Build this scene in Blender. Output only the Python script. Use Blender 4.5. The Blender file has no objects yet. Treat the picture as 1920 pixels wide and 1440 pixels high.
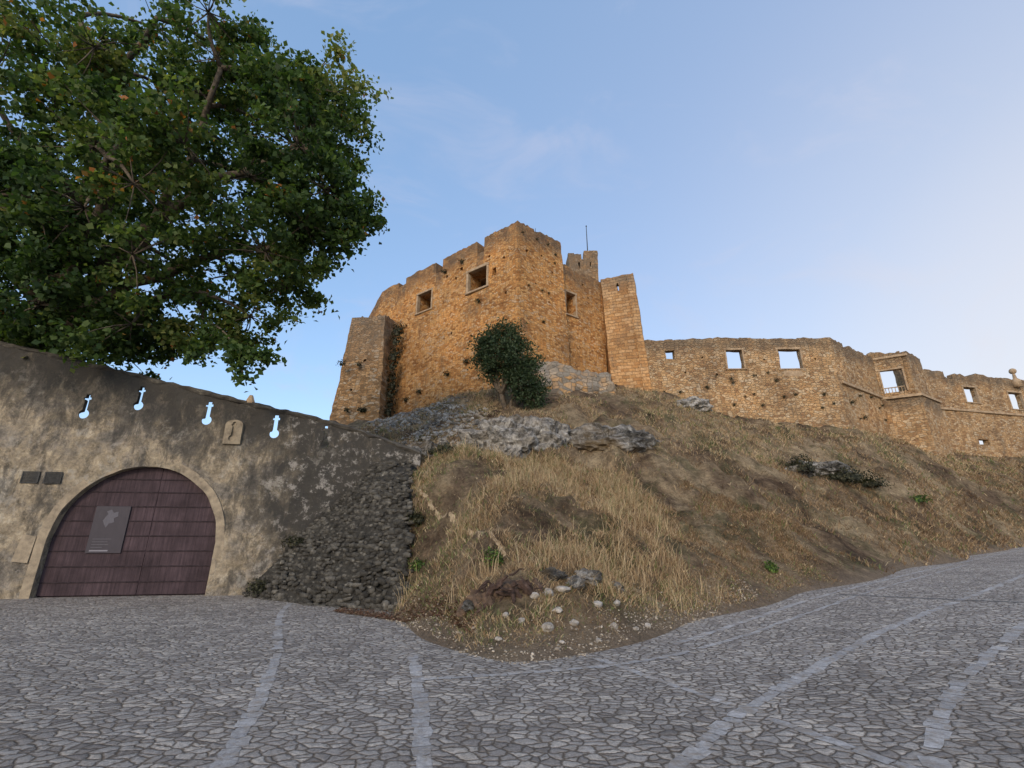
import bpy, bmesh, math, random
import numpy as np
from mathutils import Vector, Matrix, noise as mn
random.seed(7); rng=np.random.default_rng(7)
scene=bpy.context.scene
COL=scene.collection

# ------------------------------------------------------------ materials
def newmat(name,rough=0.9):
    m=bpy.data.materials.new(name); m.use_nodes=True
    nt=m.node_tree; b=nt.nodes['Principled BSDF']
    b.inputs['Roughness'].default_value=rough
    b.inputs['Specular IOR Level'].default_value=0.15
    return m,nt,b
def nd(nt,t,**k):
    n=nt.nodes.new('ShaderNode'+t)
    for a,v in k.items(): setattr(n,a,v)
    return n
def setin(nt,n,key,v):
    if isinstance(v,bpy.types.NodeSocket): nt.links.new(v,n.inputs[key])
    else: n.inputs[key].default_value=v
def noise(nt,vec,scale,detail=4,rough=0.55,dist=0.0):
    n=nd(nt,'TexNoise'); 
    if vec is not None: nt.links.new(vec,n.inputs['Vector'])
    n.inputs['Scale'].default_value=scale; n.inputs['Detail'].default_value=detail
    n.inputs['Roughness'].default_value=rough; n.inputs['Distortion'].default_value=dist
    return n
def ramp(nt,fac,stops,interp='LINEAR'):
    n=nd(nt,'ValToRGB'); cr=n.color_ramp; cr.interpolation=interp
    while len(cr.elements)<len(stops): cr.elements.new(0.5)
    for e,(p,c) in zip(cr.elements,stops):
        e.position=p
        if not isinstance(c,(tuple,list)): c=(c,c,c)
        e.color=(c[0],c[1],c[2],1)
    nt.links.new(fac,n.inputs[0]); return n.outputs[0]
def mix(nt,f,a,b,mode='MIX'):
    n=nd(nt,'Mix',data_type='RGBA',blend_type=mode)
    for k,v in ((0,f),(6,a),(7,b)):
        if isinstance(v,bpy.types.NodeSocket): nt.links.new(v,n.inputs[k])
        else:
            if k>0 and len(v)==3: v=(*v,1)
            n.inputs[k].default_value=v
    return n.outputs[2]
def math_(nt,op,a,b=0.0,clamp=False):
    n=nd(nt,'Math',operation=op,use_clamp=clamp)
    setin(nt,n,0,a); setin(nt,n,1,b); return n.outputs[0]
def mapping(nt,vec,scale,loc=(0,0,0),rot=(0,0,0)):
    n=nd(nt,'Mapping'); nt.links.new(vec,n.inputs[0])
    n.inputs['Scale'].default_value=scale; n.inputs['Location'].default_value=loc; n.inputs['Rotation'].default_value=rot
    return n.outputs[0]
def vadd(nt,a,noisecol,amt):
    s=nd(nt,'VectorMath',operation='SUBTRACT'); nt.links.new(noisecol,s.inputs[0]); s.inputs[1].default_value=(.5,.5,.5)
    m=nd(nt,'VectorMath',operation='SCALE'); nt.links.new(s.outputs[0],m.inputs[0]); m.inputs['Scale'].default_value=amt
    d=nd(nt,'VectorMath',operation='ADD'); nt.links.new(a,d.inputs[0]); nt.links.new(m.outputs[0],d.inputs[1]); return d.outputs[0]
def bump(nt,b,h,strength=0.8,dist=0.05):
    n=nd(nt,'Bump'); n.inputs['Strength'].default_value=strength; n.inputs['Distance'].default_value=dist
    nt.links.new(h,n.inputs['Height']); nt.links.new(n.outputs[0],b.inputs['Normal'])

def stone_mat(name,pal,mortar,scale=(3.3,5.6,1),weather=(.15,.12,.09),wamt=1.0,joint=0.11,brick=False,topreach=2.0,bumpd=0.06,palec=(.50,.38,.25)):
    m,nt,b=newmat(name,0.92)
    tc=nd(nt,'TexCoord'); uv=tc.outputs['UV']
    geo=nd(nt,'NewGeometry'); pos=geo.outputs['Position']
    dn=noise(nt,uv,1.3,3)
    duv=vadd(nt,uv,dn.outputs['Color'],0.16 if not brick else 0.12)
    if brick:
        bt=nd(nt,'TexBrick'); nt.links.new(duv,bt.inputs['Vector'])
        bt.inputs['Scale'].default_value=1; bt.inputs['Brick Width'].default_value=0.5; bt.inputs['Row Height'].default_value=0.27
        bt.inputs['Mortar Size'].default_value=0.018; bt.inputs['Mortar Smooth'].default_value=0.4
        bt.inputs['Color1'].default_value=(0,0,0,1); bt.inputs['Color2'].default_value=(1,1,1,1); bt.inputs['Bias'].default_value=0
        bt.inputs['Mortar'].default_value=(.5,.5,.5,1)
        cell=bt.outputs['Color']; mf=bt.outputs['Fac']; edge=math_(nt,'SUBTRACT',1.0,mf)
    else:
        mp=mapping(nt,duv,scale)
        v1=nd(nt,'TexVoronoi',voronoi_dimensions='2D'); nt.links.new(mp,v1.inputs['Vector']); v1.inputs['Scale'].default_value=1; v1.inputs['Randomness'].default_value=.85
        v2=nd(nt,'TexVoronoi',voronoi_dimensions='2D',feature='DISTANCE_TO_EDGE'); nt.links.new(mp,v2.inputs['Vector']); v2.inputs['Scale'].default_value=1; v2.inputs['Randomness'].default_value=.85
        sx=nd(nt,'SeparateColor'); nt.links.new(v1.outputs['Color'],sx.inputs[0]); cell=sx.outputs[0]
        edge=ramp(nt,v2.outputs['Distance'],[(0,0),(joint,1)])
        mf=ramp(nt,v2.outputs['Distance'],[(joint*.25,1),(joint,0)])
    n1=noise(nt,pos,9,5,.65); n2=noise(nt,pos,0.32,5,.6); n3=noise(nt,pos,1.1,6,.65)
    col=ramp(nt,cell,pal)
    col=mix(nt,mf,col,mortar)
    col=mix(nt,0.8,col,ramp(nt,n1.outputs[0],[(.3,.6),(.7,1.3)]),'MULTIPLY')
    col=mix(nt,0.85,col,ramp(nt,n2.outputs[0],[(.32,(.66,.64,.66)),(.5,(1,1,1)),(.7,(1.2,1.08,.95))]),'MULTIPLY')
    pale=ramp(nt,noise(nt,mapping(nt,pos,(1,1,1),(5,9,2)),.55,7,.7).outputs[0],[(.58,0),(.72,.35)])
    col=mix(nt,pale,col,palec)
    at=nd(nt,'Attribute',attribute_name='topd')
    t=math_(nt,'DIVIDE',at.outputs['Fac'],topreach,True)
    t=math_(nt,'SUBTRACT',1.0,t)
    ns=ramp(nt,n3.outputs[0],[(.38,0),(.62,1)])
    w=math_(nt,'MULTIPLY',math_(nt,'ADD',math_(nt,'MULTIPLY',t,1.6),-0.05,True),math_(nt,'ADD',math_(nt,'MULTIPLY',ns,.5),.5))
    ns2=ramp(nt,noise(nt,mapping(nt,pos,(1.2,1.2,.6)),.7,8,.72).outputs[0],[(.52,0),(.69,.65)])
    w=math_(nt,'MULTIPLY',math_(nt,'MAXIMUM',w,ns2),wamt,True)
    col=mix(nt,math_(nt,'MULTIPLY',w,.84),col,weather)
    nt.links.new(col,b.inputs['Base Color'])
    h=math_(nt,'ADD',math_(nt,'MULTIPLY',edge,.6),math_(nt,'MULTIPLY',n1.outputs[0],.6))
    h=math_(nt,'ADD',h,math_(nt,'MULTIPLY',cell,.35))
    bump(nt,b,h,1.0,bumpd)
    return m

ORANGE=[(0,(.29,.125,.042)),(.25,(.47,.22,.072)),(.5,(.55,.28,.095)),(.75,(.59,.33,.13)),(1,(.51,.345,.205))]
ASH=[(0,(.35,.185,.078)),(.5,(.47,.27,.118)),(1,(.53,.34,.18))]
TAN=[(0,(.26,.15,.078)),(.3,(.38,.235,.115)),(.6,(.47,.305,.158)),(1,(.48,.37,.245))]
GREY=[(0,(.19,.165,.13)),(.35,(.32,.28,.225)),(.65,(.42,.33,.23)),(1,(.50,.27,.09))]
M_ORANGE=stone_mat('orange_rubble_masonry',ORANGE,(.38,.225,.10),scale=(3.8,6.4,1),weather=(.12,.09,.065),palec=(.54,.36,.19))
M_TAN=stone_mat('tan_rubble_masonry',TAN,(.34,.24,.138),topreach=1.6,weather=(.12,.095,.07))
M_ASH=stone_mat('ashlar_masonry',ASH,(.30,.19,.10),brick=True,topreach=1.6)
M_FOOT=stone_mat('footing_masonry',GREY,(.26,.20,.135),scale=(2.4,3.6,1),topreach=1.2,weather=(.24,.21,.17))
M_TOWER=stone_mat('weathered_rubble',[(0,(.20,.115,.055)),(.4,(.36,.205,.09)),(.7,(.46,.28,.135)),(1,(.42,.33,.23))],(.27,.19,.105),wamt=1.0,topreach=5)

def simple_mat(name,c1,c2,scale=4,rough=.85,bd=0.02,c3=None,rnd=0):
    m,nt,b=newmat(name,rough); geo=nd(nt,'NewGeometry'); n=noise(nt,geo.outputs['Position'],scale,7,.65)
    st=[(.32,c1),(.62,c2)]
    if c3: st.append((.72,c3))
    c=ramp(nt,n.outputs[0],st)
    if rnd:
        at=nd(nt,'Attribute',attribute_name='rnd'); c=mix(nt,rnd,c,ramp(nt,at.outputs['Fac'],[(0,.4),(.6,1),(1,1.8)]),'MULTIPLY')
    nt.links.new(c,b.inputs['Base Color'])
    bump(nt,b,n.outputs[0],.8,bd); return m
M_FRAME=simple_mat('dressed_stone',(.24,.165,.10),(.43,.32,.21),3)
M_PLAQ=simple_mat('plaque_stone',(.14,.115,.085),(.30,.25,.18),5,.95,.03)
M_COPING=simple_mat('coping_stone',(.03,.028,.026),(.10,.09,.075),3,.95,.05,(.20,.18,.14))
M_IRON=simple_mat('dark_iron',(.02,.02,.02),(.05,.05,.05),10,.5,.003)
M_BARK=simple_mat('bark',(.04,.033,.025),(.15,.12,.09),6,.95,.03)
M_STUMP=simple_mat('rotten_wood',(.024,.017,.014),(.09,.058,.046),9,.95,.05,(.20,.155,.13))
M_DIRT=simple_mat('bare_earth',(.18,.13,.08),(.38,.295,.19),9,.97,.05)

def rock_mat(name='lichen_rock',k=1.0,br=.55):
    m,nt,b=newmat(name,.95); geo=nd(nt,'NewGeometry'); p=geo.outputs['Position']
    n1=noise(nt,p,1.5,10,.8,.6); n2=noise(nt,p,7,8,.75); n3=noise(nt,p,.5,3)
    c=ramp(nt,n1.outputs[0],[(.37,(.04*k,.038*k,.035*k)),(.46,(.15*k,.14*k,.125*k)),(.54,(.34*k,.32*k,.29*k)),(.66,(.60,.57,.52))])
    c=mix(nt,.85,c,ramp(nt,n2.outputs[0],[(.3,.35),(.7,1.5)]),'MULTIPLY')
    c=mix(nt,ramp(nt,n3.outputs[0],[(.50,0),(.66,br)]),c,(.22,.15,.07))
    nt.links.new(c,b.inputs['Base Color'])
    bump(nt,b,math_(nt,'ADD',n1.outputs[0],n2.outputs[0]),1,.15); return m
M_ROCK=rock_mat(k=1.25,br=.25); M_SCREE=rock_mat('pale_scree',1.5); M_DROCK=rock_mat('dark_rock',.7,.6)
M_WHITE=simple_mat('limestone_lumps',(.17,.15,.125),(.44,.40,.35),7,.9,.03)
M_GRAVEL=simple_mat('gravel_bits',(.19,.16,.12),(.36,.31,.25),6,.9,.02,rnd=.6)
M_RUB=simple_mat('mossy_dark_stones',(.032,.030,.027),(.095,.088,.075),6,.95,.04,(.25,.235,.205),rnd=.8)

def plaster_mat():
    m,nt,b=newmat('stained_plaster',.95); geo=nd(nt,'NewGeometry'); p=geo.outputs['Position']
    sp=nd(nt,'SeparateXYZ'); nt.links.new(p,sp.inputs[0]); X=sp.outputs[0]; Z=sp.outputs[2]
    n0=noise(nt,p,.75,8,.68,.4); n1=noise(nt,p,2.6,9,.75); n2=noise(nt,p,13,7,.75)
    st=noise(nt,mapping(nt,p,(1.3,1.3,.6)),1.35,10,.78,.4)
    c=ramp(nt,n0.outputs[0],[(.32,(.16,.145,.125)),(.43,(.27,.235,.19)),(.53,(.38,.31,.215)),(.66,(.45,.41,.345))])
    c=mix(nt,.9,c,ramp(nt,n1.outputs[0],[(.32,.45),(.66,1.4)]),'MULTIPLY')
    c=mix(nt,.8,c,ramp(nt,n2.outputs[0],[(.3,.5),(.7,1.4)]),'MULTIPLY')
    topz=math_(nt,'ADD',math_(nt,'MULTIPLY',math_(nt,'ADD',X,6.5),-.2155),5.5)
    d=math_(nt,'SUBTRACT',topz,Z)
    dt=math_(nt,'SUBTRACT',1.0,math_(nt,'DIVIDE',d,2.4,True),True)
    xr=math_(nt,'MULTIPLY',math_(nt,'ADD',X,9.4),.42,True)
    low=math_(nt,'SUBTRACT',1.0,math_(nt,'DIVIDE',math_(nt,'ADD',Z,-.9),1.5,True),True)
    bias=math_(nt,'MAXIMUM',math_(nt,'MULTIPLY',dt,.33),math_(nt,'MULTIPLY',xr,math_(nt,'SUBTRACT',.28,math_(nt,'MULTIPLY',low,.2))))
    s=math_(nt,'ADD',st.outputs[0],bias)
    c=mix(nt,ramp(nt,s,[(.52,0),(.59,.55),(.74,.93)]),c,(.048,.046,.043))
    wl=math_(nt,'MULTIPLY',xr,ramp(nt,noise(nt,p,2.6,9,.78).outputs[0],[(.54,0),(.61,.85)]))
    c=mix(nt,wl,c,(.38,.355,.32))
    pl2=math_(nt,'MULTIPLY',math_(nt,'SUBTRACT',1.0,dt),ramp(nt,noise(nt,mapping(nt,p,(1,1,1),(4,2,7)),.9,8,.72).outputs[0],[(.58,0),(.62,.5)]))
    c=mix(nt,pl2,c,(.42,.39,.34))
    nt.links.new(c,b.inputs['Base Color'])
    bump(nt,b,math_(nt,'ADD',n1.outputs[0],math_(nt,'MULTIPLY',n2.outputs[0],.5)),1,.11); return m
M_PLASTER=plaster_mat()
M_ARCH=simple_mat('arch_render',(.17,.14,.105),(.36,.295,.21),3.5,.95,.05)

def wood_mat():
    m,nt,b=newmat('door_planks',.8); geo=nd(nt,'NewGeometry'); p=geo.outputs['Position']
    n=noise(nt,mapping(nt,p,(11,11,.8)),1.5,7,.65); n2=noise(nt,p,1.2,5,.65)
    c=ramp(nt,n.outputs[0],[(.3,(.033,.023,.027)),(.7,(.072,.049,.055))])
    c=mix(nt,.8,c,ramp(nt,n2.outputs[0],[(.3,.6),(.7,1.5)]),'MULTIPLY')
    nt.links.new(c,b.inputs['Base Color']); bump(nt,b,n.outputs[0],.4,.006); return m
M_WOOD=wood_mat()
M_DOORDARK=simple_mat('door_dark_tone',(.018,.013,.015),(.043,.031,.035),9,.8,.004)
M_DRAIN=simple_mat('drain_metal',(.08,.08,.075),(.15,.15,.145),9,.7,.004)

def leaf_mat(name,stops,trans=.35,tt=(1.4,1.5,.65)):
    m,nt,b=newmat(name,.6)
    at=nd(nt,'Attribute',attribute_name='rnd')
    c=ramp(nt,at.outputs['Fac'],stops)
    nt.links.new(c,b.inputs['Base Color']); b.inputs['Specular IOR Level'].default_value=.25
    tr=nd(nt,'BsdfTranslucent'); nt.links.new(mix(nt,1,c,tt,'MULTIPLY'),tr.inputs[0])
    ms=nd(nt,'MixShader'); ms.inputs[0].default_value=trans
    nt.links.new(b.outputs[0],ms.inputs[1]); nt.links.new(tr.outputs[0],ms.inputs[2])
    nt.links.new(ms.outputs[0],nt.nodes['Material Output'].inputs[0]); return m
M_LEAF=leaf_mat('plane_tree_leaves',[(0,(.018,.036,.014)),(.35,(.048,.088,.026)),(.62,(.105,.155,.042)),(.9,(.20,.21,.07)),(.96,(.32,.20,.06)),(1,(.36,.14,.04))],.42)
M_OLIVE=leaf_mat('shrub_tree_leaves',[(0,(.016,.03,.016)),(.5,(.04,.066,.03)),(1,(.10,.13,.065))],.2)
M_WEED=leaf_mat('weed_leaves',[(0,(.03,.05,.015)),(.5,(.07,.12,.03)),(1,(.16,.24,.05))],.25)
M_DARKW=leaf_mat('dark_creeper_leaves',[(0,(.014,.017,.009)),(.5,(.035,.036,.017)),(1,(.08,.075,.04))],.2)
M_GRASS=leaf_mat('dry_grass_blades',[(0,(.12,.072,.040)),(.3,(.27,.178,.098)),(.6,(.47,.34,.195)),(.80,(.60,.475,.30)),(.86,(.12,.15,.05)),(1,(.18,.22,.075))],.28,(1.1,1.05,.95))
M_LITTER=leaf_mat('fallen_leaves',[(0,(.08,.04,.025)),(.5,(.19,.095,.06)),(1,(.32,.22,.13))],.1)

def hill_mat():
    m,nt,b=newmat('dry_hillside',.97); geo=nd(nt,'NewGeometry'); p=geo.outputs['Position']
    n0=noise(nt,p,.34,9,.74,.6); n1=noise(nt,p,1.6,8,.75); n2=noise(nt,p,9,8,.8); n3=noise(nt,mapping(nt,p,(1,1,1),(9,3,1)),.5,8,.74)
    c=ramp(nt,n0.outputs[0],[(.36,(.095,.062,.040)),(.45,(.20,.138,.086)),(.53,(.34,.25,.15)),(.65,(.47,.36,.22))])
    c=mix(nt,ramp(nt,n3.outputs[0],[(.51,0),(.62,.65)]),c,(.10,.10,.045))
    c=mix(nt,.85,c,ramp(nt,n1.outputs[0],[(.3,.35),(.7,1.5)]),'MULTIPLY')
    c=mix(nt,.85,c,ramp(nt,n2.outputs[0],[(.3,.4),(.7,1.55)]),'MULTIPLY')
    at=nd(nt,'Attribute',attribute_name='hgt')
    c=mix(nt,ramp(nt,math_(nt,'ADD',at.outputs['Fac'],math_(nt,'MULTIPLY',n1.outputs[0],.3)),[(.2,.8),(.6,0)]),c,mix(nt,.9,(.29,.225,.165),ramp(nt,n2.outputs[0],[(.3,.45),(.7,1.4)]),'MULTIPLY'))
    nt.links.new(c,b.inputs['Base Color'])
    bump(nt,b,math_(nt,'ADD',n1.outputs[0],n2.outputs[0]),1,.24); return m
M_HILL=hill_mat()

def cobble_mat():
    m,nt,b=newmat('cobblestones',.9); geo=nd(nt,'NewGeometry'); p=geo.outputs['Position']
    dn=noise(nt,p,1.3,2); q=vadd(nt,p,dn.outputs['Color'],.3)
    dn2=noise(nt,p,11,4,.65); q=vadd(nt,q,dn2.outputs['Color'],.09)
    mp=mapping(nt,q,(7.6,10.0,0),(0,0,0),(0,0,.4))
    v1=nd(nt,'TexVoronoi',voronoi_dimensions='2D'); nt.links.new(mp,v1.inputs['Vector']); v1.inputs['Scale'].default_value=1
    v2=nd(nt,'TexVoronoi',voronoi_dimensions='2D',feature='DISTANCE_TO_EDGE'); nt.links.new(mp,v2.inputs['Vector']); v2.inputs['Scale'].default_value=1
    sx=nd(nt,'SeparateColor'); nt.links.new(v1.outputs['Color'],sx.inputs[0])
    n1=noise(nt,p,26,8,.8); n0=noise(nt,p,.6,6,.65,.3); n4=noise(nt,p,6,7,.75)
    c=ramp(nt,sx.outputs[0],[(0,(.30,.27,.245)),(.3,(.44,.395,.355)),(.7,(.55,.50,.45)),(1,(.70,.62,.53))])
    c=mix(nt,.9,c,ramp(nt,n1.outputs[0],[(.32,.38),(.68,1.4)]),'MULTIPLY')
    jf=ramp(nt,v2.outputs['Distance'],[(.03,1),(.15,0)])
    jf=math_(nt,'MULTIPLY',jf,ramp(nt,n4.outputs[0],[(.3,.5),(.6,1)]))
    c=mix(nt,jf,c,(.15,.118,.088))
    c=mix(nt,ramp(nt,n4.outputs[0],[(.50,0),(.66,.5)]),c,(.38,.31,.24))
    c=mix(nt,.8,c,ramp(nt,n0.outputs[0],[(.35,.80),(.65,1.12)]),'MULTIPLY')
    nt.links.new(c,b.inputs['Base Color'])
    e=ramp(nt,v2.outputs['Distance'],[(0,0),(.10,.65),(.3,1)])
    h=math_(nt,'ADD',math_(nt,'MULTIPLY',e,1.1),math_(nt,'MULTIPLY',sx.outputs[1],.9))
    h=math_(nt,'ADD',h,math_(nt,'MULTIPLY',n1.outputs[0],1.2))
    bump(nt,b,h,1,.03); return m
M_COB=cobble_mat()
def slab_mat():
    m,nt,b=newmat('grey_slabs',.9); geo=nd(nt,'NewGeometry'); p=geo.outputs['Position']
    at=nd(nt,'Attribute',attribute_name='rnd')
    n1=noise(nt,p,18,8,.8); n2=noise(nt,p,5,7,.75)
    c=ramp(nt,at.outputs['Fac'],[(0,(.38,.36,.345)),(1,(.56,.53,.505))])
    c=mix(nt,.9,c,ramp(nt,n1.outputs[0],[(.32,.42),(.68,1.3)]),'MULTIPLY')
    c=mix(nt,ramp(nt,n2.outputs[0],[(.47,0),(.61,.75)]),c,(.31,.255,.20))
    nt.links.new(c,b.inputs['Base Color']); bump(nt,b,math_(nt,'ADD',n1.outputs[0],n2.outputs[0]),1,.02); return m
M_SLAB=slab_mat()

# ------------------------------------------------------------ helpers
def link(o): COL.objects.link(o); return o
def mesh_np(name,V,F,mat,attrs=None):
    V=np.asarray(V,dtype=np.float32); F=np.asarray(F,dtype=np.int32)
    me=bpy.data.meshes.new(name); me.vertices.add(len(V)); me.vertices.foreach_set('co',V.ravel())
    k=F.shape[1]; me.loops.add(F.size); me.loops.foreach_set('vertex_index',F.ravel())
    me.polygons.add(len(F)); me.polygons.foreach_set('loop_start',np.arange(0,F.size,k,dtype=np.int32))
    me.update(calc_edges=True); me.validate()
    for a,v in (attrs or {}).items():
        at=me.attributes.new(a,'FLOAT','POINT'); at.data.foreach_set('value',np.asarray(v,dtype=np.float32))
    me.materials.append(mat)
    return link(bpy.data.objects.new(name,me))
def mesh_py(name,V,F,mat,smooth=False):
    me=bpy.data.meshes.new(name); me.from_pydata([tuple(v) for v in V],[],F); me.update()
    me.materials.append(mat)
    if smooth: me.polygons.foreach_set('use_smooth',[True]*len(me.polygons))
    return link(bpy.data.objects.new(name,me))
def recenter(o,base):
    base=Vector(base); o.data.transform(Matrix.Translation(-base)); o.location=base; return o
def empty(name,base):
    e=bpy.data.objects.new(name,None); e.location=base; e.empty_display_size=.5; return link(e)
def adopt(child,par):
    child.data.transform(Matrix.Translation(-Vector(par['_b']))); child.parent=par; return child
def thing(name,base,label,cat,group=None):
    e=empty(name,base); e['_b']=tuple(base); e['label']=label; e['category']=cat
    if group: e['group']=group
    return e
def tag(o,label,cat,group=None):
    o['label']=label; o['category']=cat
    if group: o['group']=group
    return o

def nz(p,sc,amp):
    v=mn.noise_vector(Vector(p)*sc); return Vector(p)+v*amp

def wall(name,p0,p1,thick,zb,top,mat,inside,holes=(),breaks=(),zref=None,b0=None,b1=None,step=.32,amp=.05,jit=.05,ups=3,zcap=None):
    p0=Vector((*p0,0)); p1=Vector((*p1,0)); L=(p1-p0).length; a=(p1-p0)/L
    n=Vector((a.y,-a.x,0)); ins=Vector((*inside,0))
    if n.dot((p0+p1)/2-ins)<0: n=-n
    b0=Vector((*b0,0)) if b0 else p0; b1=Vector((*b1,0)) if b1 else p1
    topf=top if callable(top) else (lambda s:top)
    S=set(np.round(np.linspace(0,L,max(2,int(L/step)+1)),3))
    for h in holes: S|={round(h[0],3),round(h[1],3)}
    for x in breaks: S|={round(x-.02,3),round(x+.02,3)}
    S=sorted(s for s in S if 0<=s<=L+1e-6)
    tmin=min(topf(s) for s in S)
    if zcap is None: zcap=tmin-.25
    if zref is None: zref=max(topf(s) for s in S)
    Z=set(np.round(np.linspace(zb,zcap,max(2,int((zcap-zb)/step)+1)),3))
    for h in holes: Z|={round(h[2],3),round(h[3],3)}
    Z=sorted(Z); ns=len(S); nzl=len(Z); rows=nzl+ups
    V=[];uv=[];td=[]
    js=[random.uniform(-jit,jit) for _ in S]
    for side in (0,1):
        for i,s in enumerate(S):
            tz=topf(s)+js[i]
            for j in range(rows):
                z=Z[j] if j<nzl else zcap+(tz-zcap)*(j-nzl+1)/ups
                f=s/L; w=(z-zb)/(zref-zb)
                pb=b0.lerp(b1,f); pt=p0.lerp(p1,f); p=pb.lerp(pt,w)
                p.z=z
                p=nz(p,1.7,amp)+ (mn.noise_vector(p*.35)*amp*1.6)
                if side: p=p-n*thick
                V.append(p); uv.append((s+(thick if side else 0),z)); td.append(max(0,tz-z))
    off=ns*rows
    def occ(i,j):
        if i<0 or j<0 or i>=ns-1 or j>=rows-1: return False
        if j<nzl-1:
            sc=(S[i]+S[i+1])/2; zc=(Z[j]+Z[j+1])/2
            for h in holes:
                if h[0]<sc<h[1] and h[2]<zc<h[3]: return False
        return True
    F=[]
    for i in range(ns-1):
        for j in range(rows-1):
            if not occ(i,j): continue
            A=i*rows+j;B=(i+1)*rows+j;C=B+1;D=A+1
            F.append((A,B,C,D)); F.append((off+D,off+C,off+B,off+A))
            if not occ(i,j-1): F.append((B,A,off+A,off+B))
            if not occ(i,j+1): F.append((D,C,off+C,off+D))
            if not occ(i-1,j): F.append((A,D,off+D,off+A))
            if not occ(i+1,j): F.append((C,B,off+B,off+C))
    me=bpy.data.meshes.new(name); me.from_pydata([tuple(v) for v in V],[],F); me.update()
    bm=bmesh.new(); bm.from_mesh(me); bmesh.ops.recalc_face_normals(bm,faces=bm.faces)
    ul=bm.loops.layers.uv.new('UVMap'); bm.verts.ensure_lookup_table()
    for f in bm.faces:
        up=abs(f.normal.z)>.7
        for l in f.loops:
            k=l.vert.index; u=uv[k]
            if up and k>=off: l[ul].uv=(u[0]-thick,u[1]+thick)
            else: l[ul].uv=u
    tl=bm.verts.layers.float.new('topd')
    for v in bm.verts: v[tl]=td[v.index]
    bmesh.ops.delete(bm,geom=[v for v in bm.verts if not v.link_faces],context='VERTS')
    bm.to_mesh(me); bm.free()
    me.materials.append(mat)
    o=link(bpy.data.objects.new(name,me))
    def P(s,z,d=0.0):
        f=s/L; w=(z-zb)/(zref-zb); q=b0.lerp(b1,f).lerp(p0.lerp(p1,f),w); q.z=z; return q+n*d
    return o,(P,a,n)

def box_pts(P,s0,s1,z0,z1,d0,d1):
    return [P(s0,z0,d0),P(s1,z0,d0),P(s1,z1,d0),P(s0,z1,d0),P(s0,z0,d1),P(s1,z0,d1),P(s1,z1,d1),P(s0,z1,d1)]
BF=[(0,1,2,3),(7,6,5,4),(0,4,5,1),(1,5,6,2),(2,6,7,3),(3,7,4,0)]
def boxes(name,lst,mat,bev=.015):
    V=[];F=[]
    for pts in lst:
        o=len(V); V+=pts; F+=[tuple(i+o for i in f) for f in BF]
    ob=mesh_py(name,V,F,mat)
    bm=bmesh.new(); bm.from_mesh(ob.data); bmesh.ops.recalc_face_normals(bm,faces=bm.faces)
    if bev: bmesh.ops.bevel(bm,geom=bm.edges[:],offset=bev,segments=1,affect='EDGES')
    bm.to_mesh(ob.data); bm.free(); return ob
def frame(P,s0,s1,z0,z1,w=.2,proud=.05,back=-.3,sill=True,mat=None):
    L=[box_pts(P,s0-w,s0-.002,z0,z1,back,proud),box_pts(P,s1+.002,s1+w,z0,z1,back,proud),
       box_pts(P,s0-w-.03,s1+w+.03,z1+.002,z1+w*1.1,back,proud+.015)]
    if sill: L.append(box_pts(P,s0-w-.06,s1+w+.06,z0-w*.8,z0-.002,back,proud+.05))
    return boxes('window_frame',L,mat or M_FRAME,.02)
def slab(name,pts,z,t,mat):
    n=len(pts); V=[(x,y,z) for x,y in pts]+[(x,y,z-t) for x,y in pts]
    F=[tuple(range(n)),tuple(range(2*n-1,n-1,-1))]+[(i,i+n,(i+1)%n+n,(i+1)%n) for i in range(n)]
    return mesh_py(name,V,F,mat)
def extr(name,P,outline,d0,d1,mat,ks=1,kz=1,c=(0,0)):
    n=len(outline)
    V=[P(s,z,d0) for s,z in outline]+[P(c[0]+(s-c[0])*ks,c[1]+(z-c[1])*kz,d1) for s,z in outline]
    F=[tuple(range(n)),tuple(range(2*n-1,n-1,-1))]+[(i,i+n,(i+1)%n+n,(i+1)%n) for i in range(n)]
    o=mesh_py(name,V,F,mat)
    bm=bmesh.new(); bm.from_mesh(o.data); bmesh.ops.recalc_face_normals(bm,faces=bm.faces); bm.to_mesh(o.data); bm.free(); return o
def boolean(o,cut):
    for c in cut:
        md=o.modifiers.new('b','BOOLEAN'); md.object=c; md.operation='DIFFERENCE'; md.solver='EXACT'
    bpy.context.view_layer.update(); dg=bpy.context.evaluated_depsgraph_get()
    nm=bpy.data.meshes.new_from_object(o.evaluated_get(dg)); o.modifiers.clear(); o.data=nm
    for c in cut: bpy.data.objects.remove(c)

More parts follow.
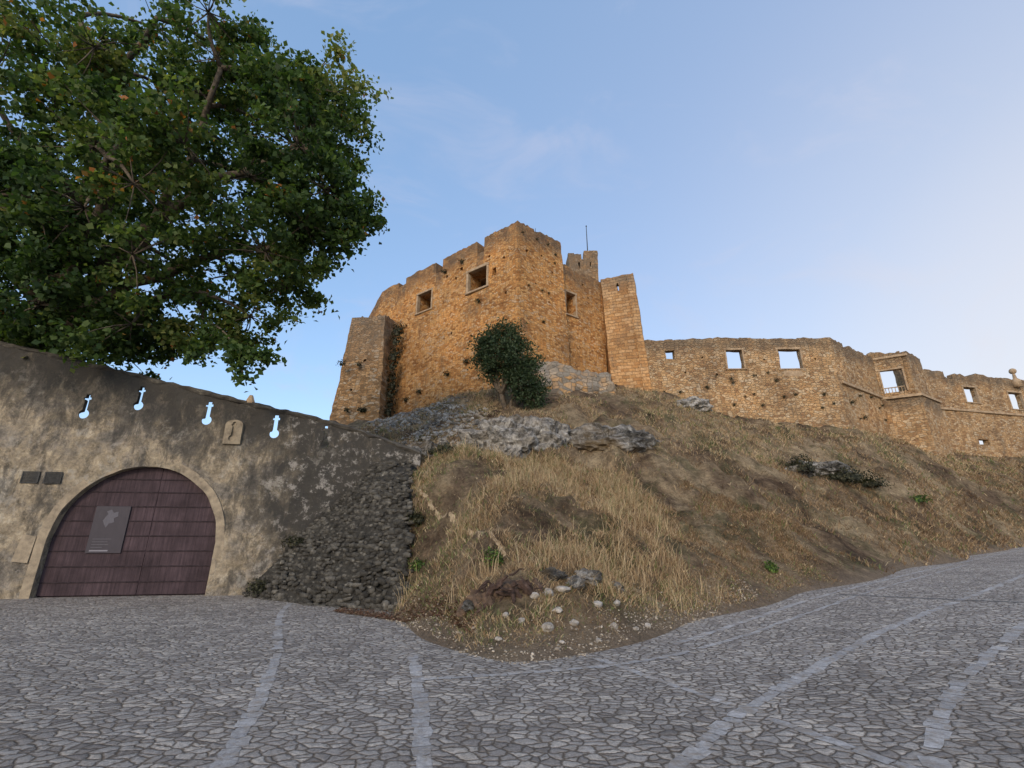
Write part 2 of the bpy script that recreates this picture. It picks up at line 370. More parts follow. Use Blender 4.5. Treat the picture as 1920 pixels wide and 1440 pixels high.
# ------------------------------------------------------------ terrain
def roadz(x):
    x=np.asarray(x,dtype=float); u=np.clip(x-3,-15,60); return .045*(np.log1p(np.exp(np.minimum(u*1.5,30)))/1.5*(u<20)+u*(u>=20))
CP=[(-2.6,12.2,.05),(-2.2,10.96,0),(-.72,8.1,0),(0,7.45,0),(1.1,8,0),(3.7,10.8,.05),(8,14.4,.25),(15.4,20,.58),(22.5,25,.9),(30.2,29.9,1.25),(60,46,2.6),(-3.4,12.0,-.12),(-4.6,12.6,-.35),
 (-1.3,12.6,2.15),(-3.3,15.4,3.5),(-.1,9.9,1.25),(-1.9,11.6,1.0),(-3.0,14.0,2.0),(0,9,.72),(1.8,10,.8),(2.3,15,2.56),(3.1,20,4.5),(0,20.3,4.7),(0,22.6,6.9),(6.65,22.3,5.7),(-.45,26,8.6),
 (-9.4,32,8.9),(-6.1,33,10.4),(-1.9,29.3,10.5),(-3.9,22,5.4),(-10.5,30,8.3),(3.4,29.2,10.2),(8.9,32,11.4),(10.3,34.5,12.2),(13.6,34.6,11),(17.5,34.6,10.1),(21.3,34.6,9.4),(25,34.4,9.1),(31.2,38.3,9.1),
 (40,42.5,9.1),(49,45.7,9.1),(70,52,9),(14.8,25,4.6),(24.3,30,5.1),(10.9,19,1.9),(27,30,3.2),(4.7,13.2,1.15),(43.6,42,7.4),(36,37,6.2),
 (0,45,12),(-14.4,36.5,9.6),(-16,41,8),(-25,40,4),(-15,25,3.4),(-12,20,2),(-8,17.6,2.2),(-5,17.3,3.7),(-3.0,17.3,4.3),(-2.8,19,4.9),(10,50,12),(40,60,10),(0,65,12),(70,75,9),(-30,60,3),(20,45,10.5),
 (0,5,-1),(-3,8,-1),(3,7.2,-1),(7,11,-.8),(12,14.5,-.5),(22,20,-.5),(40,29,0),(70,42,.5),(-6,10.5,-1),(-8.6,14.8,-.9),(-7,14,-.7),(-5.6,13.6,-.5),(-5.4,14.9,-.1),(-6.6,15.9,.4),(-4.0,13.9,.7),(-12,13,-1),(-10.5,15.3,-.9),(-13,15,-.9),(-25,12,-1),(-20,17,.5),(-30,20,0),(5,3,-2),(-10,4,-2),(90,50,0)]
CP=np.array(CP,float)
def phi(r2): return r2*np.log(r2+1e-9)*.5
def rbf_fit(P,lam=.15):
    n=len(P); d=((P[:,None,:2]-P[None,:,:2])**2).sum(-1); K=phi(d)+lam*np.eye(n)
    Q=np.c_[np.ones(n),P[:,:2]]; A=np.block([[K,Q],[Q.T,np.zeros((3,3))]])
    return np.linalg.solve(A,np.r_[P[:,2],np.zeros(3)])
W=rbf_fit(CP)
gx=np.concatenate([np.arange(-30,-10,.6),np.arange(-10,14,.2),np.arange(14,40,.4),np.arange(40,96,1.0)])
gy=np.concatenate([np.arange(5,24,.2),np.arange(24,48,.4),np.arange(48,86,1.2)])
GX,GY=np.meshgrid(gx,gy,indexing='ij')
pts=np.c_[GX.ravel(),GY.ravel()]
Zg=np.zeros(len(pts))
for k in range(0,len(pts),8000):
    q=pts[k:k+8000]; d=((q[:,None,:]-CP[None,:,:2])**2).sum(-1)
    Zg[k:k+8000]=phi(d)@W[:len(CP)]+W[len(CP)]+q@W[len(CP)+1:]
def ss(a,b,x): t=np.clip((x-a)/(b-a),0,1); return t*t*(3-2*t)
nzv=np.array([mn.fractal(Vector((x*.5,y*.5,3.3)),.8,2.1,6) for x,y in pts])
nzf=np.array([mn.noise(Vector((x*2.1,y*2.1,1.3))) for x,y in pts])
hh=Zg-roadz(pts[:,0])
Zg=Zg+(nzv*.46+nzf*.14)*ss(.0,2.0,hh)+nzf*.08*ss(-.1,.5,hh)
front=(pts[:,0]<-8.0)&(pts[:,1]<15.9+.167*(pts[:,0]+9.3)+.1); Zg[front]=np.minimum(Zg[front],-.4)
fb=(pts[:,0]<-2.75)&(pts[:,0]>-8.2)&(pts[:,1]<12.5+(-2.75-pts[:,0])*.58+.35)&(pts[:,1]>12.3); Zg[fb]=np.minimum(Zg[fb],-.3)
edge=ss(78,94,pts[:,0])+ss(70,84,pts[:,1])+ss(-20,-29,pts[:,0]); edge=np.clip(edge,0,1)
Zg=Zg*(1-edge)+(-3)*edge
hh=Zg-roadz(pts[:,0])
ZG=Zg.reshape(GX.shape)
nx,ny=GX.shape
I=np.arange(nx*ny).reshape(nx,ny)
F=np.stack([I[:-1,:-1],I[1:,:-1],I[1:,1:],I[:-1,1:]],-1).reshape(-1,4)
hill=mesh_np('hill',np.c_[pts,Zg],F,M_HILL,{'hgt':hh}); hill['kind']='structure'
hill.data.polygons.foreach_set('use_smooth',[True]*len(F))
def hz(x,y):
    x=np.asarray(x,float);y=np.asarray(y,float)
    i=np.clip(np.searchsorted(gx,x)-1,0,nx-2); j=np.clip(np.searchsorted(gy,y)-1,0,ny-2)
    u=(x-gx[i])/(gx[i+1]-gx[i]); v=(y-gy[j])/(gy[j+1]-gy[j])
    return (ZG[i,j]*(1-u)*(1-v)+ZG[i+1,j]*u*(1-v)+ZG[i,j+1]*(1-u)*v+ZG[i+1,j+1]*u*v)
def hzf(x,y): return float(hz(x,y))
ax=np.concatenate([-np.geomspace(600,21,10),np.arange(-20,30,.5),np.geomspace(30,600,14)])
ay=np.concatenate([-np.geomspace(600,11,8),np.arange(-10,40,.5),np.geomspace(41,900,12)])
AX,AY=np.meshgrid(ax,ay,indexing='ij'); I=np.arange(AX.size).reshape(AX.shape)
F=np.stack([I[:-1,:-1],I[1:,:-1],I[1:,1:],I[:-1,1:]],-1).reshape(-1,4)
road_o=mesh_np('ground',np.c_[AX.ravel(),AY.ravel(),roadz(AX.ravel())],F,M_COB); road_o['kind']='structure'

def resample(path):
    P=[Vector((x,y,0)) for x,y in path]; pts=[]
    for i in range(len(P)-1):
        a=P[max(i-1,0)];b=P[i];c=P[i+1];d=P[min(i+2,len(P)-1)]
        for k in range(30):
            t=k/30; pts.append(.5*((2*b)+(-a+c)*t+(2*a-5*b+4*c-d)*t*t+(-a+3*b-3*c+d)*t**3))
    pts.append(P[-1]); return pts
def strip(path,w=.2,name='paving_strip',mat=M_SLAB,length=.2,up=0):
    pts=resample(path)
    V=[];F=[];R=[]; acc=0; start=pts[0]; nxt=length*random.uniform(.7,1.3)
    for i in range(1,len(pts)):
        acc+=(pts[i]-pts[i-1]).length
        if acc>=nxt:
            e=pts[i]; d=(e-start).normalized(); q=Vector((-d.y,d.x,0)); g=.010; ww=w*random.uniform(.7,1.15); sh=q*random.uniform(-.02,.02)
            L_=(e-start).length; o=len(V); r=random.random(); hgt=.0035+.0015*up; ring=[]
            for u,v in [(g,-.5),(L_*.5,-.54),(L_-g,-.5),(L_-g*.4,0),(L_-g,.5),(L_*.5,.54),(g,.5),(g*.4,0)]:
                c=start+d*u+q*v*ww+sh+Vector((random.uniform(-.012,.012),random.uniform(-.012,.012),0)); ring.append(c)
            if mat is M_DRAIN or random.random()>.06:
                for c in ring: V.append((c.x,c.y,float(roadz(c.x))+hgt)); R.append(r)
                F.append(tuple(range(o,o+8)))
            start=e; acc=0; nxt=length*random.uniform(.6,1.4)
    o=mesh_np(name,V,np.array(F),mat,{'rnd':R}); o['kind']='structure'; return o
strip([(-5.9,14),(-5.3,12.1),(-4.2,9.6),(-3.4,7.83),(-2.75,6.06),(-2.2,4.45),(-1.8,3.2),(-1.5,1)],.15)
strip([(-1.45,7.9),(-1.02,6.06),(-.65,4.24),(-.45,3.0),(-.3,1)],.15)
strip([(26,23.5),(14.6,15),(6.9,9.45),(3.5,6.6),(2.2,5.38),(1.28,4.3),(.5,3.2)],.15)
strip([(16,14.5),(8.4,8.75),(5,6.1),(3.8,5.0),(3.1,4.2),(2.5,3.0)],.15)
strip([(1.2,7.7),(1.93,6.2),(2.3,5.55)],.12,up=1); strip([(2.4,5.2),(2.8,4.4),(3.05,3.7)],.12,up=1)
strip([(8.5,13.6),(9.6,12.3),(10.7,11.05),(12.5,9.2)],.12,name='drain_channel',mat=M_DRAIN,length=.5,up=1)
strip([(2.6,8.6),(5.2,11.0),(8.3,13.7),(15.6,19.1),(27,27)],.13)
strip([(-1.1,6.6),(-.2,6.8),(1.6,7.4),(3.6,8.8),(6.4,11.2),(10.5,14.6),(18,20.2)],.11,up=2)

pp=resample([(-3.2,15.2),(-2.4,14.0),(-1.4,12.7),(-.7,11.3),(-.15,10.1)])
V=[];F=[]
for i,p in enumerate(pp):
    d=(pp[min(i+1,len(pp)-1)]-pp[max(i-1,0)]).normalized(); q=Vector((-d.y,d.x,0))
    for k,t in enumerate((-.07,-.02,.02,.07)):
        w_=t*(1+1.2*mn.noise(Vector((i*.11,k,0)))); a=p+q*w_; V.append((a.x,a.y,hzf(a.x,a.y)+(.008 if abs(t)<.05 else -.02)+.03*mn.noise(Vector((i*.3,k*2,0)))))
for i in range(len(pp)-1):
    for k in range(3): F.append((i*4+k,i*4+k+1,i*4+k+5,i*4+k+4))
path=mesh_py('path',V,F,M_DIRT,True); path['kind']='structure'
pathpts=np.array([(p.x,p.y) for p in pp])

# ------------------------------------------------------------ gate wall
gate=thing('gate_wall',(-11.5,15.4,0),'weathered plaster gate wall with arched entrance and keyhole loopholes','wall')
def gtop(s):
    x=-24+s*20.8/21.087
    return 5.5-.2155*(x+6.5) if x<-5.9 else 5.37-(x+5.9)*.33
TH=.26
gw,(GP,ga,gn)=wall('wall',(-24,13.3),(-3.2,16.77),TH,-.3,gtop,M_PLASTER,(-14,30),step=.22,amp=.045,jit=.03)
def sx(x): return (x+24)*21.087/20.8
cut=[]
def cutter(outline,d0,d1,ks=1,kz=1,c=(0,0)):
    cut.append(extr('cut',GP,outline,d0,d1,M_PLASTER,ks,kz,c))
sc=sx(-11.55)
def archline(r,z0=-.6,n=28,spring=1.5):
    pts=[(sc-r,z0)]
    for k in range(n+1):
        a=math.pi-math.pi*k/n; pts.append((sc+r*math.cos(a),spring+r*math.sin(a)))
    pts.append((sc+r,z0)); return pts
cutter(archline(2.33),.5,-.9)
LOOPS=[(-13.8,5.66),(-12.3,6.0),(-10.2,5.6),(-8.05,5.22),(-6.4,4.9)]
def keyhole(cx,cz,k=1.0):
    P=[]
    for q in range(15):
        a=math.radians(65-310*q/14); P.append((cx+.15*k*math.cos(a),cz-.2+.15*k*math.sin(a)))
    for u,v in [(-.06,.28),(-.11,.28),(-.11,.36),(-.06,.36),(-.06,.46),(.06,.46),(.06,.36),(.11,.36),(.11,.28),(.06,.28)]: P.append((cx+u*k,cz+v*k))
    return P
for i,(x,z) in enumerate(LOOPS):
    s=sx(x)
    n_=len(keyhole(0,0)); o1=keyhole(s,z,1.0)
    V=[GP(a,b,.1) for a,b in o1]+[GP(a,b,-.04) for a,b in o1]+[GP(s-.02+(a-s)*2.8,z+(b-z)*1.12,-TH-.12) for a,b in o1]
    F=[tuple(range(n_)),tuple(range(3*n_-1,2*n_-1,-1))]
    for r_ in (0,1):
        for k in range(n_): F.append((r_*n_+k,(r_+1)*n_+k,(r_+1)*n_+(k+1)%n_,r_*n_+(k+1)%n_))
    c=mesh_py('cut',V,F,M_PLASTER); bm=bmesh.new(); bm.from_mesh(c.data); bmesh.ops.recalc_face_normals(bm,faces=bm.faces); bm.to_mesh(c.data); bm.free(); cut.append(c)
boolean(gw,cut); cut=[]
adopt(gw,gate)
V=[];F=[];R=8
ns=int(21.087/.2)
for i in range(ns+1):
    s=21.087*i/ns; z=gtop(s)
    for k in range(R):
        a=2*math.pi*k/R
        p=GP(s,z+.01+.10*math.sin(a),-.13+.20*math.cos(a)); p=p+mn.noise_vector(p*3)*.07
        V.append(p)
for i in range(ns):
    for k in range(R):
        F.append((i*R+k,i*R+(k+1)%R,(i+1)*R+(k+1)%R,(i+1)*R+k))
F.append(tuple(range(R-1,-1,-1))); F.append(tuple(ns*R+k for k in range(R)))
adopt(mesh_py('coping',V,F,M_COPING,False),gate)
inn=archline(2.33,-.1,44); out=archline(2.58,-.1,44); n=len(inn)
V=[GP(s,z,.025) for s,z in inn]+[GP(s,z,.018) for s,z in out]+[GP(s,z,-.24) for s,z in inn]+[GP(s,z,-.1) for s,z in out]
V=[v+mn.noise_vector(v*1.8)*.045 for v in V]
F=[]
for i in range(n-1):
    F+=[(i,i+1,n+i+1,n+i),(i,2*n+i,2*n+i+1,i+1),(n+i,n+i+1,3*n+i+1,3*n+i)]
adopt(mesh_py('arch_surround',V,F,M_ARCH),gate)
door=bpy.data.objects.new('door',None); link(door); door.parent=gate; door['label']='closed maroon-brown arched plank door with dark shaded horizontal board edges'
def archz(ds,r=2.37): return 1.5+math.sqrt(max(0,r*r-ds*ds))
base=gate['_b']
def dadopt(o): o.data.transform(Matrix.Translation(-Vector(base))); o.parent=door
for a0,a1 in [(-2.36,.30),(.312,2.36)]:
    L=[]; w=.24; npk=int(round((a1-a0)/w)); w=(a1-a0)/npk
    for i in range(npk):
        u0=a0+i*w+.0006; u1=a0+(i+1)*w-.0006
        zt=max(archz(u0),archz(u1)); d=-.22+random.uniform(-.001,.001)
        L.append(box_pts(GP,sc+u0,sc+u1,.04,zt,d-.06,d))
    dadopt(boxes('door_leaf',L,M_WOOD,.002))
    L=[]
    for z in [.38,.82,1.26,1.70,2.14,2.58,3.02,3.42]:
        hw=2.3 if z<1.5 else math.sqrt(max(0,2.3**2-(z+.05-1.5)**2))
        lo=max(a0+.02,-hw) ; hi=min(a1-.02,hw)
        if hi-lo>.2: L.append(box_pts(GP,sc+lo,sc+hi,z,z+.035,-.217,-.20))
    dadopt(boxes('board_edge_shadows',L,M_DOORDARK,.003))  # thin dark strips stand in for the shadowed lower edges of the boards
bo=archline(2.45,.0); dadopt(extr('backing_board',GP,bo,-.29,-.33,M_DOORDARK))
def flat_mat(name,c,r=.4):
    m,nt,b=newmat(name,r); nz_=noise(nt,None,6,3); nt.links.new(mix(nt,.3,c,nz_.outputs[0],'MULTIPLY'),b.inputs['Base Color']); return m
M_SIGN=flat_mat('grey_sign_panel',(.062,.055,.066),.5); M_SIGNW=flat_mat('faded_white_print',(.24,.23,.26),.5)
M_SIGNM=flat_mat('faded_grey_print',(.12,.115,.135),.5)
sign=thing('information_poster',tuple(GP(sx(-12.35),1.2,-.1)),'faded dark poster with pale map print hung on the plank door','poster')
s0=sx(-12.85);s1=sx(-11.9)
adopt(boxes('panel',[box_pts(GP,s0,s1,1.22,2.6,-.195,-.175)],M_SIGN,.003),sign)
pm=[(.30,.95),(.42,1.15),(.36,1.22),(.5,1.28),(.58,1.18),(.72,1.22),(.74,1.08),(.62,1.02),(.66,.9),(.5,.86),(.44,.74),(.36,.84)]
adopt(extr('map_print',GP,[(s0+u*.9,1.22+v) for u,v in pm],-.170,-.174,M_SIGNM),sign)
L=[box_pts(GP,s0+.12,s0+.12+wd,1.62-i*.08,1.635-i*.08,-.174,-.170) for i,wd in enumerate([.5,.42,.46,.3])]
adopt(boxes('printed_text',L,M_SIGNM,0),sign)
adopt(boxes('printed_title',[box_pts(GP,s0+.1,s0+.6,1.27,1.31,-.174,-.170)],M_SIGNW,0),sign)
for x in (-14.72,-14.12):
    s=sx(x); L=[box_pts(GP,s-.24,s+.24,3.24,3.28,.01,.035),box_pts(GP,s-.24,s+.24,3.56,3.6,.01,.035),box_pts(GP,s-.24,s-.2,3.28,3.56,.01,.035),box_pts(GP,s+.2,s+.24,3.28,3.56,.01,.035)]
    for q in range(7): L.append(box_pts(GP,s-.2,s+.2,3.29+q*.038,3.32+q*.038,.005,.025))
    adopt(boxes('vent_grille',L,M_IRON,.003),gate)
s=sx(-9.3); pl_=[(s-.27,4.62),(s-.27,5.28)]+[(s-.27*math.cos(a),5.28+.16*math.sin(a)) for a in np.linspace(.3,math.pi-.3,6)]+[(s+.27,5.28),(s+.27,4.62)]
pq=extr('stone_plaque',GP,pl_,.06,-.05,M_PLAQ); c=extr('cut',GP,keyhole(s,5.02,.75),.2,.0,M_PLAQ); boolean(pq,[c]); adopt(pq,gate)
s=sx(-14.35)
adopt(extr('base_stone',GP,[(s-.2,1.0),(s+.22,.96),(s+.26,1.7),(s-.1,1.76)],.04,-.02,M_ARCH),gate)
pin=bpy.data.meshes.new('pinnacle'); bm=bmesh.new(); bmesh.ops.create_cone(bm,cap_ends=True,segments=8,radius1=.18,radius2=.06,depth=.3); bm.to_mesh(pin); bm.free()
pin.materials.append(M_FRAME); po=bpy.data.objects.new('pinnacle',pin); link(po); po.parent=gate; po.location=GP(sx(-9.0),gtop(sx(-9.0))+.17,-.13)-Vector(gate['_b'])

# ------------------------------------------------------------ castle bastion
bas=thing('castle_bastion',(-3,35,10),'tall orange rubble-stone bastion with merlons and square windows','castle')
def prof(segs):
    def f(s):
        z=segs[0][1]
        for a,zz in segs:
            if s>=a: z=zz
        return z
    return f
ins=(-3,38)
def ptop(s):
    if s<3.25: return 24.05-.05*s
    if s<3.95: return 22.75
    if s<7.65: return 23.9-.05*(s-3.95)
    if s<8.45: return 22.7
    if s<12.2: return 23.75-.05*(s-8.4)
    return 23.0
pl=[(1.2,1.4,21.3,21.5),(1.0,1.2,18.4,18.6),(6.0,6.2,21.3,21.5),(7.0,7.25,21.8,22.05),(5.4,5.65,21.9,22.15),(6.3,6.5,16.6,16.8),(11.6,11.85,18.6,18.9),(2.6,2.8,22.0,22.2)]
w1,(LP,_,_)=wall('wall',(.4,30),(-10.1,38),1.5,9.5,ptop,M_ORANGE,ins,
   holes=[(2.9,4.75,19.65,21.35),(8.86,10.5,19.6,21.3),(2.0,2.35,20.2,20.85)]+pl,breaks=[3.25,3.95,7.65,8.45,12.2],step=.3,jit=.06)
adopt(w1,bas)
w2,(RP,_,_)=wall('wall',(.4,30),(3.9,32.7),1.5,9.5,lambda s:24.05-(.12 if 1.6<s<2.2 else 0),M_ORANGE,ins,b1=(4.35,33.0),
   holes=[(.75,.95,21.7,21.9),(2.2,2.35,21.9,22.05),(1.5,1.65,19.3,19.45),(3.2,3.35,20.8,20.95),(2.8,2.95,18.2,18.35)],step=.3,jit=.07)
adopt(w2,bas)
w,_=wall('wall',(3.9,32.7),(3.2,42),1.3,9.5,23.4,M_ORANGE,ins); adopt(w,bas)
w,_=wall('wall',(3.2,42),(-12,43),1.3,9.5,22.4,M_ORANGE,ins,step=.6); adopt(w,bas)
def endp(s): return 23.4 if s<1.2 else (23.4-(s-1.2)*.3 if s<2.2 else 23.1-(s-2.2)*1.25)
w,_=wall('wall',(-10.1,38),(-13.6,40.4),1.3,9.5,endp,M_ORANGE,ins,step=.3); adopt(w,bas)
w,_=wall('wall',(-13.6,40.4),(-12,43),1.3,9.5,21,M_ORANGE,ins,step=.6); adopt(w,bas)
adopt(slab('roof',[(1,31.5),(3.3,33),(2.6,41.5),(-11.5,42.5),(-12.7,40.6),(-9.6,38.6)],21.6,.3,M_FRAME),bas)
adopt(frame(LP,2.9,4.75,19.65,21.35,.2,.06),bas); adopt(frame(LP,8.86,10.5,19.6,21.3,.16,.04),bas)
rec=thing('castle_wall',(5.6,35,11),'orange rubble wall with a tall stone-framed window','castle wall')
w,(QP,_,_)=wall('wall',(3.6,33.4),(7.7,36.4),1.2,9.5,lambda s:22.6+.15*math.sin(s*2.1),M_ORANGE,(2,42),holes=[(.8,1.8,18.4,20.3),(3.2,3.4,20.4,20.6),(2.6,2.8,21.4,21.6)],step=.28,jit=.1)
adopt(w,rec); adopt(frame(QP,.8,1.8,18.4,20.3,.16,.05),rec)
w,_=wall('wall',(7.7,36.4),(8,41),1.0,9.5,22,M_ORANGE,(2,40),step=.6); adopt(w,rec)
adopt(slab('floor',[(3.6,34.5),(7,37),(7.2,41),(3.6,41)],21.5,.3,M_FRAME),rec)
tw=thing('castle_tower',(-12,38,9.5),'battered square tower of weathered rubble with creeper','castle tower')
i2=(-12,39); B=[(-10.0,35.5),(-14.5,36.6),(-13.6,41),(-9.2,39.2)]; T=[(-10.5,36.2),(-13.5,36.9),(-13,41),(-9.6,38.9)]
for k in range(4):
    hl=[(1.2,1.4,15.3,15.5),(2.0,2.15,12.9,13.1)] if k==0 else ()
    w,_=wall('wall',T[k],T[(k+1)%4],1.0 if k!=3 else .8,8.3,(lambda s:19.4+.25*mn.noise(Vector((s*1.1,4,0)))),M_TOWER,i2,holes=hl,zref=19.4,b0=B[k],b1=B[(k+1)%4],step=.28,jit=.12,amp=.09); adopt(w,tw)
adopt(slab('roof',[(-10.6,36.7),(-13.1,37.3),(-12.8,40.5),(-9.9,38.6)],18.9,.3,M_FRAME),tw)
at_=thing('castle_tower',(9,37,11),'square ashlar stone tower with a keyhole loophole','castle tower')
i3=(9.2,38); B=[(7.95,35.5),(10.75,34.5),(11.2,39),(8.2,39.6)]; T=[(7.5,36.0),(10.05,35.05),(10.6,38.6),(7.8,39.2)]
for k in range(4):
    hl=[(1.25,1.37,21.25,22.0),(1.16,1.46,21.7,21.8)] if k==0 else ()
    w,_=wall('wall',T[k],T[(k+1)%4],.6,9.5,22.65,M_ASH,i3,holes=hl,zref=22.6,b0=B[k],b1=B[(k+1)%4],step=.3,amp=.05,jit=.05); adopt(w,at_)
tr=thing('castle_turret',(7.2,43.5,15),'small square grey stone turret with notched parapet','castle turret')
C4=[(5.7,42),(8.6,42),(8.6,45),(5.7,45)]
for k in range(4):
    w,_=wall('wall',C4[k],C4[(k+1)%4],.6,15,prof([(0,29.0),(1.3,28.4),(1.5,29.4)]) if k==0 else 29.2,M_TOWER,(7.2,43.5),holes=[(.9,1.1,27.4,28.1),(2.1,2.2,27.6,28.1)] if k==0 else (),breaks=[1.3,1.5] if k==0 else [],step=.35,jit=.05); adopt(w,tr)
def tube(V,F,pts,rad,seg=7):
    pts=[Vector(p) for p in pts]; o=len(V)
    for i,p in enumerate(pts):
        d=(pts[min(i+1,len(pts)-1)]-pts[max(i-1,0)])
        if d.length<1e-6: d=Vector((0,0,1))
        d.normalize(); u=d.cross(Vector((.31,.17,.93))); 
        if u.length<.05: u=d.cross(Vector((1,0,0)))
        u.normalize(); v=d.cross(u)
        for k in range(seg):
            a=2*math.pi*k/seg; V.append(p+(u*math.cos(a)+v*math.sin(a))*rad[i])
    for i in range(len(pts)-1):
        for k in range(seg):
            F.append((o+i*seg+k,o+i*seg+(k+1)%seg,o+(i+1)*seg+(k+1)%seg,o+(i+1)*seg+k))
    F.append(tuple(o+k for k in range(seg-1,-1,-1))); F.append(tuple(o+(len(pts)-1)*seg+k for k in range(seg)))
V=[];F=[]; tube(V,F,[(7.75,42.6,28),(7.75,42.6,31),(7.75,42.6,32.7),(7.75,42.6,32.72),(7.75,42.6,32.85)],[.06,.045,.03,.07,.05],8)
tag(recenter(mesh_py('flagpole',V,F,M_IRON,True),(7.75,42.6,28)),'thin bare metal flagpole on a castle turret','flagpole')
V=[];F=[]; tube(V,F,[(2.0,35,21.6),(2.0,35,25.0),(2.0,35,27.0)],[.04,.03,.02],6); tube(V,F,[(1.85,35,26.6),(2.15,35,26.6)],[.02,.02],6)
tag(recenter(mesh_py('lightning_rod',V,F,M_IRON,True),(2,35,21.6)),'thin metal lightning rod above the bastion parapet','lightning rod')
ft=thing('retaining_wall',(3.8,31,9),'grey lichen-stained rubble footing below the bastion','wall')
w,_=wall('wall',(.7,29.3),(6.9,31.7),2.2,8.6,lambda s:13.05-.08*s+.4*mn.noise(Vector((s*.7,2,0))),M_FOOT,(3,36),step=.22,amp=.2,jit=.14,b0=(.4,28.7),b1=(7.3,30.9)); adopt(w,ft)
cw=thing('curtain_wall',(30,38,9),'long roofless rubble curtain wall with open rectangular windows','castle wall')
def c1(s): return 16.75+.12*mn.noise(Vector((s*.9,0,0)))+(.12 if 4<s<9 else 0)
h1=[(1.9,2.6,15.15,15.85),(6.6,7.85,14.25,15.8),(10.6,12.3,14.2,15.8),(4.6,4.75,15.2,15.35),(9.4,9.55,14.9,15.05),(3.2,3.35,13.9,14.05),(5.6,5.75,13.7,13.85),(8.6,8.75,13.6,13.75),(13.3,13.45,14.9,15.05)]
w,(W1,_,_)=wall('wall',(10.2,35.3),(25,34.8),.5,7.5,c1,M_TAN,(20,45),holes=h1,step=.32,jit=.05); adopt(w,cw)
adopt(frame(W1,6.6,7.85,14.25,15.8,.12,.03,-.2),cw); adopt(frame(W1,10.6,12.3,14.2,15.8,.14,.03,-.2),cw)
adopt(boxes('apron_stone',[box_pts(W1,10.75,12.2,13.55,14.03,-.1,.05)],M_FRAME,.02),cw)
def c2(s): return 16.75-(.35 if 2.2<s<3.1 else 0)+.1*mn.noise(Vector((s*1.2,5,0)))
w,(W2,_,_)=wall('wall',(25,34.8),(32,39.6),.75,7.5,c2,M_TAN,(22,45),breaks=[2.2,3.1],holes=[(4.2,4.4,15,15.2),(6.2,6.4,14.2,14.5)],step=.32,jit=.08); adopt(w,cw)
def c3(s): return 16.8+.35*mn.noise(Vector((s*.55,9,0)))-(.5 if 5.5<s<6.5 else 0)
w,(W3,_,_)=wall('wall',(35.8,41.8),(60,47.9),.5,7,c3,M_TAN,(40,60),holes=[(7.4,9.0,14.0,15.5),(13.2,15,13.7,15.4),(7.3,8.6,9.9,10.4)],breaks=[5.5,6.5],step=.34,jit=.1); adopt(w,cw)
adopt(frame(W3,7.4,9.0,14.0,15.5,.14,.04,-.2),cw); adopt(frame(W3,13.2,15,13.7,15.4,.14,.04,-.2),cw)
adopt(boxes('string_course',[box_pts(W2,.3,8.4,13.0,13.22,-.1,.16)],M_FRAME,.03),cw)
adopt(boxes('string_course',[box_pts(W3,.2,24,13.0,13.2,-.1,.16)],M_FRAME,.03),cw)
ct=thing('corner_turret',(34,40.5,9),'ruined roofless corner turret with a sky-filled window','castle turret')
U=[(31.4,39.6),(33.6,38.2),(36.6,40.2),(35.2,42.6)]; Bq=[(31.2,39.4),(33.7,37.9),(37.2,40.2),(35.6,43)]
for k in range(4):
    if k<2:
        w,(TP,_,_)=wall('wall',U[k],U[(k+1)%4],.35,13.12,lambda s:17.0+.2*mn.noise(Vector((s*1.5,k,0)))+(.25 if s<1.1 and k==0 else 0),M_TAN,(34.2,40.3),holes=[(.6,2.1,13.55,15.5)] if k==0 else [(2.9,3.0,15,15.2)],step=.3,jit=.05); adopt(w,ct)
    if k==0:
        L=[box_pts(TP,.6,2.1,13.95,14.02,-.24,-.14)]+[box_pts(TP,.68+q*.22,.73+q*.22,13.55,13.95,-.22,-.16) for q in range(7)]
        adopt(boxes('balustrade',L,M_FRAME,.01),ct); adopt(frame(TP,.6,2.1,13.56,15.5,.12,.04,-.2,False),ct)
        adopt(boxes('cornice',[box_pts(TP,-.1,2.7,16.55,16.75,-.1,.14)],M_FRAME,.03),ct)
    w,(BP,_,_)=wall('wall',Bq[k],Bq[(k+1)%4],.6,6.5,12.9,M_TAN,(34.2,40.3),step=.34,jit=.0); adopt(w,ct)
def grow(pts,c,k): return [(c[0]+(x-c[0])*k,c[1]+(y-c[1])*k) for x,y in pts]
adopt(slab('cornice',grow(Bq,(34.2,40.4),1.07),13.11,.2,M_FRAME),ct)
V=[];F=[]; fz=16.6; fx,fy=50.1,45.3
tube(V,F,[(fx,fy,fz-.6),(fx,fy,fz+.1),(fx,fy,fz+.3),(fx,fy,fz+.7),(fx,fy,fz+.75)]+[(fx,fy,fz+.75+.30*(1-math.cos(a))) for a in np.linspace(.3,math.pi,8)],[.4,.36,.16,.12,.10]+[max(.03,.30*math.sin(a)) for a in np.linspace(.3,math.pi,8)],10)
tag(recenter(mesh_py('stone_finial',V,F,M_FRAME,True),(fx,fy,fz)),'stone ball finial standing on the ruined wall','finial')

